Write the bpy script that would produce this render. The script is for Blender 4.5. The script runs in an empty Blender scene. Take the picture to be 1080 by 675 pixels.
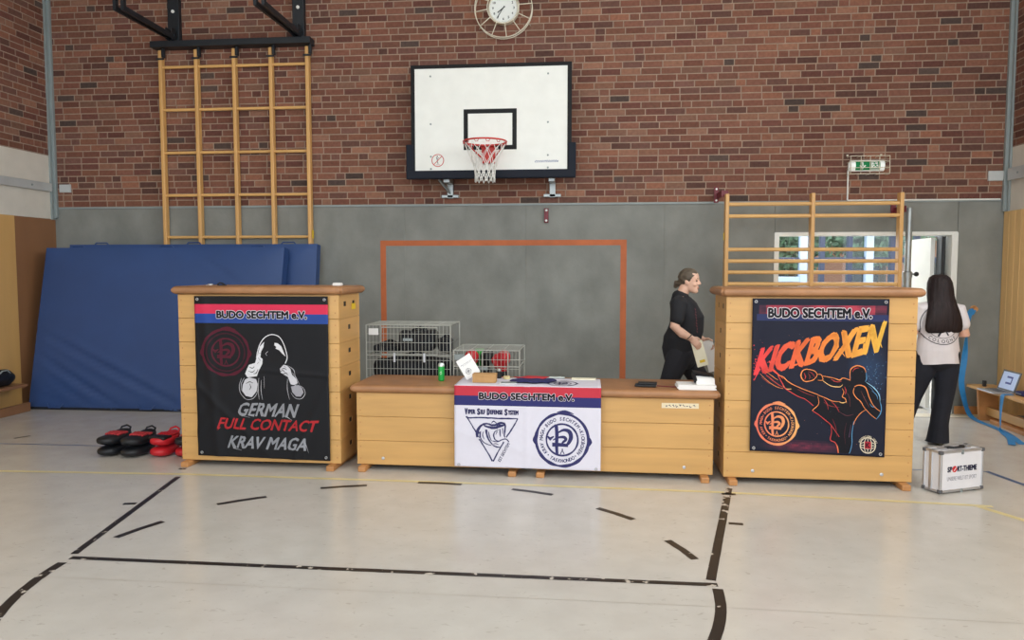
import bpy, bmesh, math, random
from mathutils import Vector, Matrix, noise
from mathutils.bvhtree import BVHTree
from mathutils.geometry import delaunay_2d_cdt
R = math.radians
SC = bpy.context.scene
COL = SC.collection
random.seed(7)

# ------------------------------------------------------------------ camera, sky, lights, exposure
cam_d = bpy.data.cameras.new('camera'); cam = bpy.data.objects.new('camera', cam_d); COL.objects.link(cam)
cam_d.sensor_width = 36; cam_d.lens = 36*800/1080; cam_d.clip_end = 200; cam_d.clip_start = .05
cam.location = (0, 0, 1.65); cam.rotation_euler = (R(90-3.8), 0, R(5.627))
SC.camera = cam
SC.view_settings.view_transform = 'Standard'; SC.view_settings.look = 'None'
SC.view_settings.gamma = 1; SC.view_settings.use_curve_mapping = False
SC.view_settings.exposure = 0.12
w = bpy.data.worlds.new('sky'); SC.world = w; w.use_nodes = True
bg = w.node_tree.nodes['Background']; bg.inputs[0].default_value = (.86, .93, 1, 1); bg.inputs[1].default_value = 2.2

def area(name, loc, tgt, sx, sy, energy, color=(1, 1, 1)):
    d = bpy.data.lights.new(name, 'AREA'); d.shape = 'RECTANGLE'; d.size = sx; d.size_y = sy
    d.energy = energy; d.color = color
    o = bpy.data.objects.new(name, d); COL.objects.link(o); o.location = loc
    o.rotation_euler = (Vector(tgt)-Vector(loc)).to_track_quat('-Z', 'Y').to_euler()
    return o
area('hall_window_light', (4.45, 3.6, 3.9), (-3.0, 6.0, 1.0), 6.5, 2.2, 200, (1, .97, .92))
area('rear_window_light', (0.5, -3.5, 3.6), (-.5, 9, 1.2), 9.0, 3.2, 80, (1, .98, .95))
area('ceiling_fill_light', (-1.5, 4.5, 5.6), (-1.5, 4.6, 0), 6.0, 3.0, 40, (1, .98, .95))  # added soft fill from overhead, no lamp fixture is modelled

area('corridor_fill_light', (3.4, 10.9, 2.68), (3.3, 10.2, 0), 4.5, 2.2, 330, (1, .99, .96))  # added fill to brighten the corridor and door leaf, no lamp stands there
sun_d = bpy.data.lights.new('sun', 'SUN'); sun_d.energy = 5; sun_d.angle = R(1); sun_d.color = (1, .95, .86)
sun = bpy.data.objects.new('sun', sun_d); COL.objects.link(sun)
sun.rotation_euler = Vector((-.35, -1, -.95)).to_track_quat('-Z', 'Y').to_euler()

# ------------------------------------------------------------------ materials
def lin(c):
    return tuple(((v/255)/12.92 if v/255 <= .04045 else ((v/255+.055)/1.055)**2.4) for v in c)
def mat(name, rgb, rough=.5, metal=0.0, spec=.5, var=0.0, vscale=(6, 6, 6), bump=0.0, bscale=(40, 40, 40), detail=4, emit=0.0, coat=0.0):
    m = bpy.data.materials.new(name); m.use_nodes = True
    nt = m.node_tree; b = nt.nodes['Principled BSDF']; L = nt.links.new
    c = lin(rgb)
    b.inputs['Base Color'].default_value = (*c, 1); b.inputs['Roughness'].default_value = rough
    b.inputs['Metallic'].default_value = metal; b.inputs['Specular IOR Level'].default_value = spec
    if coat: b.inputs['Coat Weight'].default_value = coat
    if emit:
        b.inputs['Emission Color'].default_value = (*c, 1); b.inputs['Emission Strength'].default_value = emit
    if var or bump:
        tc = nt.nodes.new('ShaderNodeTexCoord')
    if var:
        mp = nt.nodes.new('ShaderNodeMapping'); mp.inputs['Scale'].default_value = vscale
        n = nt.nodes.new('ShaderNodeTexNoise'); n.inputs['Scale'].default_value = 1; n.inputs['Detail'].default_value = detail
        rp = nt.nodes.new('ShaderNodeValToRGB')
        rp.color_ramp.elements[0].position = .3; rp.color_ramp.elements[1].position = .7
        rp.color_ramp.elements[0].color = (*[max(0, v*(1-var)) for v in c], 1)
        rp.color_ramp.elements[1].color = (*[min(1, v*(1+var)) for v in c], 1)
        L(tc.outputs['Object'], mp.inputs[0]); L(mp.outputs[0], n.inputs['Vector']); L(n.outputs['Fac'], rp.inputs[0]); L(rp.outputs[0], b.inputs['Base Color'])
    if bump:
        mp2 = nt.nodes.new('ShaderNodeMapping'); mp2.inputs['Scale'].default_value = bscale
        n2 = nt.nodes.new('ShaderNodeTexNoise'); n2.inputs['Scale'].default_value = 1; n2.inputs['Detail'].default_value = 3
        bp = nt.nodes.new('ShaderNodeBump'); bp.inputs['Strength'].default_value = bump; bp.inputs['Distance'].default_value = .01
        L(tc.outputs['Object'], mp2.inputs[0]); L(mp2.outputs[0], n2.inputs['Vector']); L(n2.outputs['Fac'], bp.inputs['Height']); L(bp.outputs[0], b.inputs['Normal'])
    return m
def mat_attr(name, rough=.6, spec=.4, bump=0, metal=0):
    m = bpy.data.materials.new(name); m.use_nodes = True
    nt = m.node_tree; b = nt.nodes['Principled BSDF']
    a = nt.nodes.new('ShaderNodeAttribute'); a.attribute_name = 'Col'
    tc = nt.nodes.new('ShaderNodeTexCoord'); n = nt.nodes.new('ShaderNodeTexNoise'); n.inputs['Scale'].default_value = 28; n.inputs['Detail'].default_value = 5
    mx = nt.nodes.new('ShaderNodeMix'); mx.data_type = 'RGBA'; mx.blend_type = 'MULTIPLY'; mx.inputs[0].default_value = bump
    rp = nt.nodes.new('ShaderNodeValToRGB'); rp.color_ramp.elements[0].color = (.45, .45, .45, 1); rp.color_ramp.elements[1].color = (1.25, 1.25, 1.25, 1)
    rp.color_ramp.elements[0].position = .25; rp.color_ramp.elements[1].position = .75
    nt.links.new(tc.outputs['Object'], n.inputs['Vector']); nt.links.new(n.outputs['Fac'], rp.inputs[0])
    nt.links.new(a.outputs['Color'], mx.inputs[6]); nt.links.new(rp.outputs[0], mx.inputs[7]); nt.links.new(mx.outputs[2], b.inputs['Base Color'])
    b.inputs['Roughness'].default_value = rough; b.inputs['Specular IOR Level'].default_value = spec
    return m

M = {}
M['brick'] = mat_attr('brick', .85, .2, .4)
M['mortar'] = mat('mortar', (156, 134, 117), .95, var=.15, vscale=(9, 9, 9))
M['concrete'] = mat('concrete', (133, 135, 130), .8, spec=.3, var=.15, vscale=(3, 3, 2.4), detail=9, bump=.15, bscale=(30, 30, 30))
M['white_panel'] = mat('white_panel', (214, 208, 196), .6, var=.04)
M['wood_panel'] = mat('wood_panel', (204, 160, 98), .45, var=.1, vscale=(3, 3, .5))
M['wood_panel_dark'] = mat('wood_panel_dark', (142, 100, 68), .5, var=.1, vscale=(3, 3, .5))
M['pale_slats'] = mat('pale_slats', (224, 184, 124), .42, var=.08, vscale=(8, 8, .8))
M['birch'] = mat('birch', (206, 161, 98), .38, var=.09, vscale=(1.3, 3, 14), bump=.03, bscale=(3, 3, 60))
M['birch_end'] = mat('birch_end', (204, 158, 96), .4, var=.09, vscale=(3, 1.3, 14))
M['beech'] = mat('beech', (214, 166, 102), .38, var=.1, vscale=(14, 14, 1.2))
M['beech_rung'] = mat('beech_rung', (220, 174, 110), .35, var=.08, vscale=(1.2, 14, 14))
M['foot_wood'] = mat('foot_wood', (190, 135, 82), .45, var=.15, vscale=(8, 2, 8))
M['leather'] = mat('leather', (162, 116, 78), .42, var=.16, vscale=(5, 5, 5), bump=.12, bscale=(60, 60, 60))
M['blue_mat'] = mat('blue_mat', (45, 74, 126), .5, var=.06, vscale=(2, 2, 2), bump=.12, bscale=(5, 5, 5))
M['blue_mat_dark'] = mat('blue_mat_dark', (36, 66, 124), .5, var=.08)
M['mat_base'] = mat('mat_base', (24, 28, 38), .8)
M['black_steel'] = mat('black_steel', (28, 34, 40), .45, var=.1)
M['galvanised'] = mat('galvanised', (160, 166, 166), .4, metal=.6, var=.12, vscale=(8, 8, 8))
M['rail_grey'] = mat('rail_grey', (188, 191, 190), .4, metal=.15, var=.05)
M['grey_paint'] = mat('grey_paint', (140, 150, 150), .45, var=.06)
M['white_paint'] = mat('white_paint', (232, 234, 230), .45, var=.03)
M['board_white'] = mat('board_white', (240, 242, 236), .4, var=.03)
M['black_paint'] = mat('black_paint', (15, 16, 18), .5, spec=.25)
M['navy_pad'] = mat('navy_pad', (24, 30, 42), .65, spec=.25, bump=.05)
M['red_paint'] = mat('red_paint', (200, 52, 44), .4)
M['wine_red'] = mat('wine_red', (112, 26, 40), .45)
M['net'] = mat('net', (235, 235, 230), .8)
M['cream_wire'] = mat('cream_wire', (226, 220, 200), .45)
M['clock_face'] = mat('clock_face', (236, 240, 236), .35)
M['orange_paint'] = mat('orange_paint', (184, 98, 52), .6, var=.12, vscale=(6, 6, 6))
M['print'] = mat_attr('print', .6, .25, .12)
M['banner'] = mat_attr('banner', .55, .22, .05)
M['cloth'] = mat_attr('cloth', .7, .2, .04)
M['steel'] = mat('steel', (190, 192, 195), .3, metal=.9)
M['chrome_wire'] = mat('chrome_wire', (176, 178, 170), .45, metal=.1)
M['dull_wire'] = mat('dull_wire', (128, 130, 126), .5, metal=.2)
M['black_fabric'] = mat('black_fabric', (22, 24, 30), .85, var=.3, vscale=(18, 18, 18), bump=.3)
M['black_leather'] = mat('black_leather', (20, 23, 28), .5, var=.15, bump=.08)
M['red_leather'] = mat('red_leather', (196, 34, 44), .45, var=.12)
M['green_fabric'] = mat('green_fabric', (60, 170, 70), .6)
M['green_can'] = mat('green_can', (34, 168, 74), .3, metal=.2)
M['can_silver'] = mat('can_silver', (205, 214, 210), .28, metal=.6)
M['paper'] = mat('paper', (240, 240, 238), .7)
M['cream_paper'] = mat('cream_paper', (250, 246, 220), .7)
M['cardboard'] = mat('cardboard', (186, 144, 94), .8, var=.06, vscale=(20, 20, 20))
M['navy_cloth'] = mat('navy_cloth', (40, 42, 92), .8)
M['red_cloth'] = mat('red_cloth', (176, 50, 56), .8)
M['skin'] = mat('skin', (222, 172, 146), .5, var=.06, vscale=(20, 20, 20))
M['skin_light'] = mat('skin_light', (224, 180, 156), .5, var=.06, vscale=(20, 20, 20))
M['black_shirt'] = mat('black_shirt', (27, 28, 33), .85, var=.2, vscale=(8, 8, 8))
M['black_trousers'] = mat('black_trousers', (30, 31, 38), .85, var=.2, vscale=(8, 8, 8))
M['navy_trousers'] = mat('navy_trousers', (24, 27, 38), .85, var=.2, vscale=(8, 8, 8))
M['white_shirt'] = mat('white_shirt', (226, 220, 222), .8, var=.03)
M['brown_hair'] = mat('brown_hair', (40, 30, 31), .55, spec=.3, var=.45, vscale=(70, 70, 2.5), bump=.6, bscale=(90, 90, 3))
M['ash_hair'] = mat('ash_hair', (92, 82, 70), .55, spec=.3, var=.35, vscale=(10, 40, 40))
M['lips'] = mat('lips', (176, 96, 90), .5)
M['dark'] = mat('dark', (20, 20, 22), .5)
M['olive_shoe'] = mat('olive_shoe', (74, 72, 58), .6)
M['band_blue'] = mat('band_blue', (42, 132, 196), .55, var=.1, vscale=(10, 10, 10))
M['case_white'] = mat('case_white', (226, 226, 230), .4, var=.03)
M['aluminium'] = mat('aluminium', (196, 198, 202), .32, metal=.75)
M['screen'] = mat('screen', (176, 192, 224), .3, emit=.2)
M['screen_blue'] = mat('screen_blue', (44, 52, 130), .3, emit=.2)
M['laptop_grey'] = mat('laptop_grey', (92, 94, 98), .45)
M['yellow_tag'] = mat('yellow_tag', (232, 196, 40), .5)
M['yellow_line'] = mat('yellow_line', (218, 205, 152), .4, var=.1)
M['blue_line'] = mat('blue_line', (72, 96, 136), .4, var=.1)
M['grey_line'] = mat('grey_line', (70, 68, 66), .5)
M['pale_strip'] = mat('pale_strip', (216, 208, 188), .4)
M['seam'] = mat('seam', (168, 160, 148), .5)
M['exit_green'] = mat('exit_green', (30, 140, 84), .4, emit=.15)
M['exit_white'] = mat('exit_white', (238, 244, 240), .4, emit=.25)
M['window_frame'] = mat('window_frame', (46, 56, 80), .5)
M['pale_frame'] = mat('pale_frame', (150, 172, 200), .5)
M['paving'] = mat('paving', (205, 205, 200), .9, var=.08, vscale=(2, 2, 2))
M['lawn'] = mat('lawn', (96, 128, 62), .95, var=.3, vscale=(6, 6, 6))
M['leaf'] = mat('leaf', (104, 128, 96), .8, var=.4, vscale=(5, 5, 5))
M['bark'] = mat('bark', (90, 72, 58), .9, var=.3)
M['house_brick'] = mat('house_brick', (176, 120, 98), .9, var=.2, vscale=(12, 12, 30))
M['roof_tile'] = mat('roof_tile', (92, 92, 100), .8, var=.2)
M['ceiling_white'] = mat('ceiling_white', (222, 220, 212), .8, var=.03)

def floor_mat():
    m = bpy.data.materials.new('sports_floor'); m.use_nodes = True
    nt = m.node_tree; b = nt.nodes['Principled BSDF']; L = nt.links.new
    tc = nt.nodes.new('ShaderNodeTexCoord')
    def nz(scale, sc, det, lo, hi, c0, c1, dist=0):
        mp = nt.nodes.new('ShaderNodeMapping'); mp.inputs['Scale'].default_value = sc
        n = nt.nodes.new('ShaderNodeTexNoise'); n.inputs['Scale'].default_value = scale; n.inputs['Detail'].default_value = det; n.inputs['Distortion'].default_value = dist
        r = nt.nodes.new('ShaderNodeValToRGB'); r.color_ramp.elements[0].position = lo; r.color_ramp.elements[1].position = hi
        r.color_ramp.elements[0].color = c0; r.color_ramp.elements[1].color = c1
        L(tc.outputs['Object'], mp.inputs[0]); L(mp.outputs[0], n.inputs['Vector']); L(n.outputs['Fac'], r.inputs[0]); return r
    base = nz(5, (1, 1, 1), 8, .3, .7, (*lin((194, 189, 181)), 1), (*lin((202, 198, 190)), 1))
    scuff = nz(16, (1.0, 2.2, 1), 4, .645, .70, (1, 1, 1, 1), (.84, .82, .80, 1), 1.2)
    mx = nt.nodes.new('ShaderNodeMix'); mx.data_type = 'RGBA'; mx.blend_type = 'MULTIPLY'; mx.inputs[0].default_value = 1
    L(base.outputs[0], mx.inputs[6]); L(scuff.outputs[0], mx.inputs[7]); L(mx.outputs[2], b.inputs['Base Color'])
    ro = nz(3, (1, 1, 1), 5, .3, .7, (.17, .17, .17, 1), (.27, .27, .27, 1)); L(ro.outputs[0], b.inputs['Roughness'])
    b.inputs['Specular IOR Level'].default_value = .5
    return m
M['floor'] = floor_mat()
def worn_mat():
    m = bpy.data.materials.new('worn_black_tape'); m.use_nodes = True
    nt = m.node_tree; b = nt.nodes['Principled BSDF']; L = nt.links.new
    tc = nt.nodes.new('ShaderNodeTexCoord')
    n = nt.nodes.new('ShaderNodeTexNoise'); n.inputs['Scale'].default_value = 16; n.inputs['Detail'].default_value = 7
    a = nt.nodes.new('ShaderNodeAttribute'); a.attribute_name = 'Col'
    ad = nt.nodes.new('ShaderNodeMath'); ad.operation = 'ADD'
    r = nt.nodes.new('ShaderNodeValToRGB'); r.color_ramp.elements[0].position = .70; r.color_ramp.elements[1].position = .74
    r.color_ramp.elements[0].color = (*lin((34, 31, 30)), 1); r.color_ramp.elements[1].color = (*lin((196, 188, 176)), 1)
    L(tc.outputs['Object'], n.inputs['Vector']); L(n.outputs['Fac'], ad.inputs[0]); L(a.outputs['Fac'], ad.inputs[1]); L(ad.outputs[0], r.inputs[0]); L(r.outputs[0], b.inputs['Base Color'])
    b.inputs['Roughness'].default_value = .4
    return m
M['tape'] = worn_mat()
def glass_mat():
    m = bpy.data.materials.new('window_glass'); m.use_nodes = True
    nt = m.node_tree; nt.nodes.remove(nt.nodes['Principled BSDF'])
    o = nt.nodes['Material Output']; t = nt.nodes.new('ShaderNodeBsdfTransparent'); t.inputs[0].default_value = (.88, .93, .97, 1)
    g = nt.nodes.new('ShaderNodeBsdfGlossy'); g.inputs['Roughness'].default_value = .03
    f = nt.nodes.new('ShaderNodeFresnel'); x = nt.nodes.new('ShaderNodeMixShader')
    nt.links.new(f.outputs[0], x.inputs[0]); nt.links.new(t.outputs[0], x.inputs[1]); nt.links.new(g.outputs[0], x.inputs[2]); nt.links.new(x.outputs[0], o.inputs[0])
    return m
M['glass'] = glass_mat()

# ------------------------------------------------------------------ object helpers
def meta(o, label=None, cat=None, group=None, kind=None):
    if label: o['label'] = label
    if cat: o['category'] = cat
    if group: o['group'] = group
    if kind: o['kind'] = kind
    return o
def thing(name, label, cat, loc=(0, 0, 0), rz=0, group=None):
    o = bpy.data.objects.new(name, None); COL.objects.link(o); o.empty_display_size = .1
    o.location = loc; o.rotation_euler = (0, 0, rz)
    return meta(o, label, cat, group)
def root_of(o):
    v = Vector((0, 0, 0))
    while o: v += o.location; o = o.parent
    return v
def obj(name, bm, m, parent=None, world=False, smooth=False, label=None):
    """bm becomes one mesh object; world=True: the bmesh is in world coordinates"""
    if world and parent is not None:
        bmesh.ops.translate(bm, vec=-root_of(parent), verts=bm.verts)
    me = bpy.data.meshes.new(name)
    bmesh.ops.recalc_face_normals(bm, faces=bm.faces)
    bm.to_mesh(me); bm.free()
    ms = m if isinstance(m, (list, tuple)) else [m]
    for k in ms: me.materials.append(M[k] if isinstance(k, str) else k)
    if smooth:
        for p in me.polygons: p.use_smooth = True
    o = bpy.data.objects.new(name, me); COL.objects.link(o)
    if parent is not None: o.parent = parent
    if label: o['label'] = label
    return o
def smooth_angle(o, ang=40):
    me = o.data
    for p in me.polygons: p.use_smooth = True
    try: me.set_sharp_from_angle(angle=R(ang))
    except Exception: pass
    return o
def origin_to(o, loc):
    """move a top-level one-mesh thing's origin"""
    v = Vector(loc)-o.location
    o.data.transform(Matrix.Translation(-v)); o.location = loc
    return o
def B(): return bmesh.new()
def add_box(bm, x0, x1, y0, y1, z0, z1, bevel=0, seg=2, mi=0):
    r = bmesh.ops.create_cube(bm, size=1)
    vs = r['verts']
    for v in vs:
        v.co = Vector(((x0+x1)/2+v.co.x*(x1-x0), (y0+y1)/2+v.co.y*(y1-y0), (z0+z1)/2+v.co.z*(z1-z0)))
    fs = list({f for v in vs for f in v.link_faces})
    for f in fs: f.material_index = mi
    if bevel:
        es = list({e for v in vs for e in v.link_edges})
        bmesh.ops.bevel(bm, geom=es, offset=bevel, segments=seg, affect='EDGES', profile=.5)
    return vs
def box(*a, **k):
    bm = B(); add_box(bm, *a, **k); return bm
def xf(bm, mtx, start=0):
    bm.verts.ensure_lookup_table()
    for v in bm.verts[start:]: v.co = mtx @ v.co
    return bm
def frames(pts, closed=False):
    n = len(pts); out = []
    up = None
    for i in range(n):
        if closed: d = (pts[(i+1) % n]-pts[i-1])
        else: d = pts[min(i+1, n-1)]-pts[max(i-1, 0)]
        d.normalize()
        if up is None:
            up = Vector((0, 0, 1)) if abs(d.z) < .9 else Vector((1, 0, 0))
        s = d.cross(up)
        if s.length < 1e-6: s = d.orthogonal()
        s.normalize(); u = s.cross(d).normalized(); up = u
        out.append((d, s, u))
    return out
def add_tube(bm, pts, r, seg=8, closed=False, mi=0):
    pts = [Vector(p) for p in pts]; fr = frames(pts, closed); rings = []
    for i, (p, (d, s, u)) in enumerate(zip(pts, fr)):
        rr = r[i] if isinstance(r, (list, tuple)) else r
        rings.append([bm.verts.new(p+s*math.cos(2*math.pi*k/seg)*rr+u*math.sin(2*math.pi*k/seg)*rr) for k in range(seg)])
    n = len(rings)
    for i in range(n if closed else n-1):
        a, b = rings[i], rings[(i+1) % n]
        for k in range(seg):
            f = bm.faces.new((a[k], a[(k+1) % seg], b[(k+1) % seg], b[k])); f.material_index = mi
    if not closed:
        for rg in (rings[0], rings[-1][::-1]):
            f = bm.faces.new(rg); f.material_index = mi
    return bm
def add_bar(bm, p0, p1, wx, wy, side=(1, 0, 0), mi=0):
    """rectangular bar between two points"""
    p0, p1 = Vector(p0), Vector(p1); d = (p1-p0).normalized(); s = Vector(side); s = (s-d*s.dot(d)).normalized(); t = d.cross(s)
    rings = []
    for p in (p0, p1):
        rings.append([bm.verts.new(p+s*a*wx/2+t*b*wy/2) for a, b in ((-1, -1), (1, -1), (1, 1), (-1, 1))])
    for k in range(4):
        bm.faces.new((rings[0][k], rings[0][(k+1) % 4], rings[1][(k+1) % 4], rings[1][k])).material_index = mi
    bm.faces.new(rings[0][::-1]).material_index = mi; bm.faces.new(rings[1]).material_index = mi
    return bm
def add_lathe(bm, prof, c=(0, 0, 0), seg=24, axis='z', cap=True, mi=0):
    c = Vector(c); rings = []
    for r, h in prof:
        rg = []
        for k in range(seg):
            a = 2*math.pi*k/seg; x, y = r*math.cos(a), r*math.sin(a)
            v = Vector((x, y, h)) if axis == 'z' else (Vector((x, h, y)) if axis == 'y' else Vector((h, x, y)))
            rg.append(bm.verts.new(c+v))
        rings.append(rg)
    for a, b in zip(rings, rings[1:]):
        for k in range(seg): bm.faces.new((a[k], a[(k+1) % seg], b[(k+1) % seg], b[k])).material_index = mi
    if cap:
        bm.faces.new(rings[0][::-1]).material_index = mi; bm.faces.new(rings[-1]).material_index = mi
    return bm
def add_ellipsoid(bm, c, r, rot=None, u=16, v=10):
    rr = bmesh.ops.create_uvsphere(bm, u_segments=u, v_segments=v, radius=1)
    for q in rr['verts']:
        p = Vector((q.co.x*r[0], q.co.y*r[1], q.co.z*r[2]))
        if rot is not None: p = rot @ p
        q.co = p+Vector(c)
    return bm
def add_loft(bm, rings):
    rg = [[bm.verts.new(p) for p in r] for r in rings]
    n = len(rg[0])
    for a, b in zip(rg, rg[1:]):
        for k in range(n): bm.faces.new((a[k], a[(k+1) % n], b[(k+1) % n], b[k]))
    bm.faces.new(rg[0][::-1]); bm.faces.new(rg[-1])
    return bm
def add_limb(bm, pts, radii, seg=14, side=None):
    """tapered limb with rounded ends; radii: number or (a along side, b across)"""
    pts = [Vector(p) for p in pts]; fr = frames(pts)
    P2, Q2 = [], []
    def rad(r): return r if isinstance(r, (tuple, list)) else (r, r)
    rings = []
    def ring(p, d, s, u, ra, rb):
        return [p+s*math.cos(2*math.pi*k/seg)*ra+u*math.sin(2*math.pi*k/seg)*rb for k in range(seg)]
    n = len(pts)
    for i in range(n):
        d, s, u = fr[i]
        if side is not None:
            s = Vector(side); s = (s-d*s.dot(d)).normalized(); u = s.cross(d)
        a, b = rad(radii[i]); m_ = min(a, b)
        if i == 0:
            for t in (80, 50, 25): rings.append(ring(pts[i]-d*m_*math.sin(R(t))*.8, d, s, u, a*math.cos(R(t)), b*math.cos(R(t))))
        rings.append(ring(pts[i], d, s, u, a, b))
        if i == n-1:
            for t in (25, 50, 80): rings.append(ring(pts[i]+d*m_*math.sin(R(t))*.8, d, s, u, a*math.cos(R(t)), b*math.cos(R(t))))
    add_loft(bm, rings)
    return bm
def remesh(bm, voxel=.008, smooth=4, amp=0, nscale=8, seed=0, stretch=(1, 1, 1)):
    me = bpy.data.meshes.new('tmp'); bmesh.ops.recalc_face_normals(bm, faces=bm.faces); bm.to_mesh(me); bm.free()
    o = bpy.data.objects.new('tmp', me); COL.objects.link(o)
    md = o.modifiers.new('r', 'REMESH'); md.mode = 'VOXEL'; md.voxel_size = voxel
    if smooth:
        s = o.modifiers.new('s', 'SMOOTH'); s.factor = .5; s.iterations = smooth
    dg = bpy.context.evaluated_depsgraph_get(); ev = o.evaluated_get(dg)
    out = bmesh.new(); out.from_mesh(ev.to_mesh()); ev.to_mesh_clear()
    bpy.data.objects.remove(o); bpy.data.meshes.remove(me)
    if amp:
        out.normal_update()
        for v in out.verts:
            q = Vector((v.co.x*stretch[0], v.co.y*stretch[1], v.co.z*stretch[2]))*nscale+Vector((seed, seed*2, 0))
            v.co += v.normal*noise.noise(q)*amp
    return out
def copy_thing(src, label=None):
    c = src.copy(); COL.objects.link(c)
    if label: c['label'] = label
    for ch in list(src.children):
        k = ch.copy(); COL.objects.link(k); k.parent = c
        for g in list(ch.children):
            gg = g.copy(); COL.objects.link(gg); gg.parent = k
    return c
def set_cols(me, fn):
    """face-corner colours from fn(face centre) in sRGB 0-255"""
    a = me.color_attributes.new('Col', 'FLOAT_COLOR', 'CORNER')
    for p in me.polygons:
        c = fn(p)
        for li in p.loop_indices: a.data[li].color = (*lin(c), 1)

# ------------------------------------------------------------------ printed artwork: flat shapes laid on a surface
GLY = {}
def glyphs(s, bold=0.0):
    k = (s, bold)
    if k in GLY: return GLY[k]
    cu = bpy.data.curves.new('t', 'FONT'); cu.body = s; cu.size = 1; cu.resolution_u = 3; cu.offset = bold
    o = bpy.data.objects.new('t', cu); COL.objects.link(o)
    dg = bpy.context.evaluated_depsgraph_get(); ev = o.evaluated_get(dg); me = ev.to_mesh()
    vs = [(v.co.x, v.co.y) for v in me.vertices]; fs = [tuple(p.vertices) for p in me.polygons]
    ev.to_mesh_clear(); bpy.data.objects.remove(o); bpy.data.curves.remove(cu)
    GLY[k] = (vs, fs); return GLY[k]
class Art:
    """2-D shapes in picture units (x right, y down), each with a colour and a layer"""
    def __init__(s): s.v = []; s.f = []; s.c = []; s.l = []
    def add(s, vs, fs, col, layer=0):
        o = len(s.v); s.v += [(x, y, layer) for x, y in vs]
        for f in fs:
            s.f.append(tuple(i+o for i in f))
            if callable(col):
                s.c.append(col(sum(vs[i][0] for i in f)/len(f), sum(vs[i][1] for i in f)/len(f)))
            else: s.c.append(col)
        return s
    def poly(s, pts, col, layer=0, step=None):
        pts = [Vector(p) for p in pts]; n = len(pts)
        extra = []
        if step:
            x0, x1 = min(p.x for p in pts), max(p.x for p in pts); y0, y1 = min(p.y for p in pts), max(p.y for p in pts)
            x = x0+step*.5
            while x < x1:
                y = y0+step*.5
                while y < y1: extra.append(Vector((x+random.uniform(-.1, .1)*step, y))); y += step
                x += step
        r = delaunay_2d_cdt(pts+extra, [], [list(range(n))], 1, 1e-5)
        return s.add([(p.x, p.y) for p in r[0]], [tuple(f) for f in r[2]], col, layer)
    def stroke(s, pts, wd, col, layer=0, rough=0):
        pts = [Vector(p) for p in pts]
        if len(pts) > 2:                      # smooth the line
            q = []
            for i in range(len(pts)-1):
                a, b, c, d = pts[max(i-1, 0)], pts[i], pts[i+1], pts[min(i+2, len(pts)-1)]
                for k in range(4):
                    t = k/4
                    q.append(.5*((2*b)+(c-a)*t+(2*a-5*b+4*c-d)*t*t+(3*b-a-3*c+d)*t**3))
            q.append(pts[-1]); pts = q
        n = len(pts); vs = []; fs = []
        for i, p in enumerate(pts):
            d = (pts[min(i+1, n-1)]-pts[max(i-1, 0)])
            if d.length < 1e-9: d = Vector((1, 0))
            d.normalize(); nn = Vector((-d.y, d.x)); t = i/(n-1)
            if isinstance(wd, (list, tuple)):
                k = t*(len(wd)-1); j = min(int(k), len(wd)-2); ww = wd[j]+(wd[j+1]-wd[j])*(k-j)
            else: ww = wd
            r1 = 1+random.uniform(-rough, rough); r2 = 1+random.uniform(-rough, rough)
            vs += [tuple(p+nn*ww/2*r1), tuple(p-nn*ww/2*r2)]
        for i in range(n-1): fs.append((2*i, 2*i+1, 2*i+3, 2*i+2))
        return s.add(vs, fs, col, layer)
    def ring(s, cx, cy, r, wd, col, layer=0, rough=.12, a0=0, a1=360, n=72, ry=None):
        ry = ry or r
        vs, fs = [], []
        for k in range(n+1):
            a = R(a0+(a1-a0)*k/n); j = 1+rough*noise.noise(Vector((math.cos(a)*3, math.sin(a)*3, r)))*1.5; 
            if k == n and a1-a0 == 360: j = 1+rough*noise.noise(Vector((math.cos(R(a0))*3, math.sin(R(a0))*3, r)))*1.5
            for q in (-1, 1): vs.append((cx+(r+q*wd/2*j)*math.cos(a), cy+(ry+q*wd/2*j)*math.sin(a)))
        for k in range(n): fs.append((2*k, 2*k+1, 2*k+3, 2*k+2))
        return s.add(vs, fs, col, layer)
    def disc(s, cx, cy, r, col, layer=0, ry=None, n=20):
        ry = ry or r
        return s.poly([(cx+r*math.cos(2*math.pi*k/n), cy+ry*math.sin(2*math.pi*k/n)) for k in range(n)], col, layer)
    def rect(s, x0, y0, x1, y1, col, layer=0, nx=1, ny=1):
        vs = [(x0+(x1-x0)*i/nx, y0+(y1-y0)*j/ny) for j in range(ny+1) for i in range(nx+1)]
        fs = [(j*(nx+1)+i, j*(nx+1)+i+1, (j+1)*(nx+1)+i+1, (j+1)*(nx+1)+i) for j in range(ny) for i in range(nx)]
        return s.add(vs, fs, col, layer)
    def text(s, t, x0, y0, x1, y1, col, layer=0, bold=0, shear=0, slope=0, jit=0, outline=None, ow=.03, grow=0):
        """text fitted to the box; slope: rise of the line to the right; grow: right end taller"""
        vs, fs = glyphs(t)
        ax, bx = min(v[0] for v in vs), max(v[0] for v in vs); ay, by = min(v[1] for v in vs), max(v[1] for v in vs)
        hh = (y1-y0)/(by-ay)
        x0 += bold*hh; x1 -= bold*hh; y0 += bold*hh; y1 -= bold*hh
        def put(vs, ex, ey):
            o = []
            for x, y in vs:
                u = (x-ax)/(bx-ax); v = (y-ay)/(by-ay); u += ex*hh/(x1-x0); v += ey*hh/(y1-y0)
                X = x0+(x1-x0)*u+shear*(v-.5)*(y1-y0); H = (y1-y0)*(1+grow*(u-.5)); Y = (y0+y1)/2-(v-.5)*H-slope*(X-(x0+x1)/2)
                if jit:
                    X += jit*noise.noise(Vector((X*1.3, Y*1.3, 3.1)))*(y1-y0); Y += jit*noise.noise(Vector((X*1.3, Y*1.3, 9.7)))*(y1-y0)
                o.append((X, Y))
            return o
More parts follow.
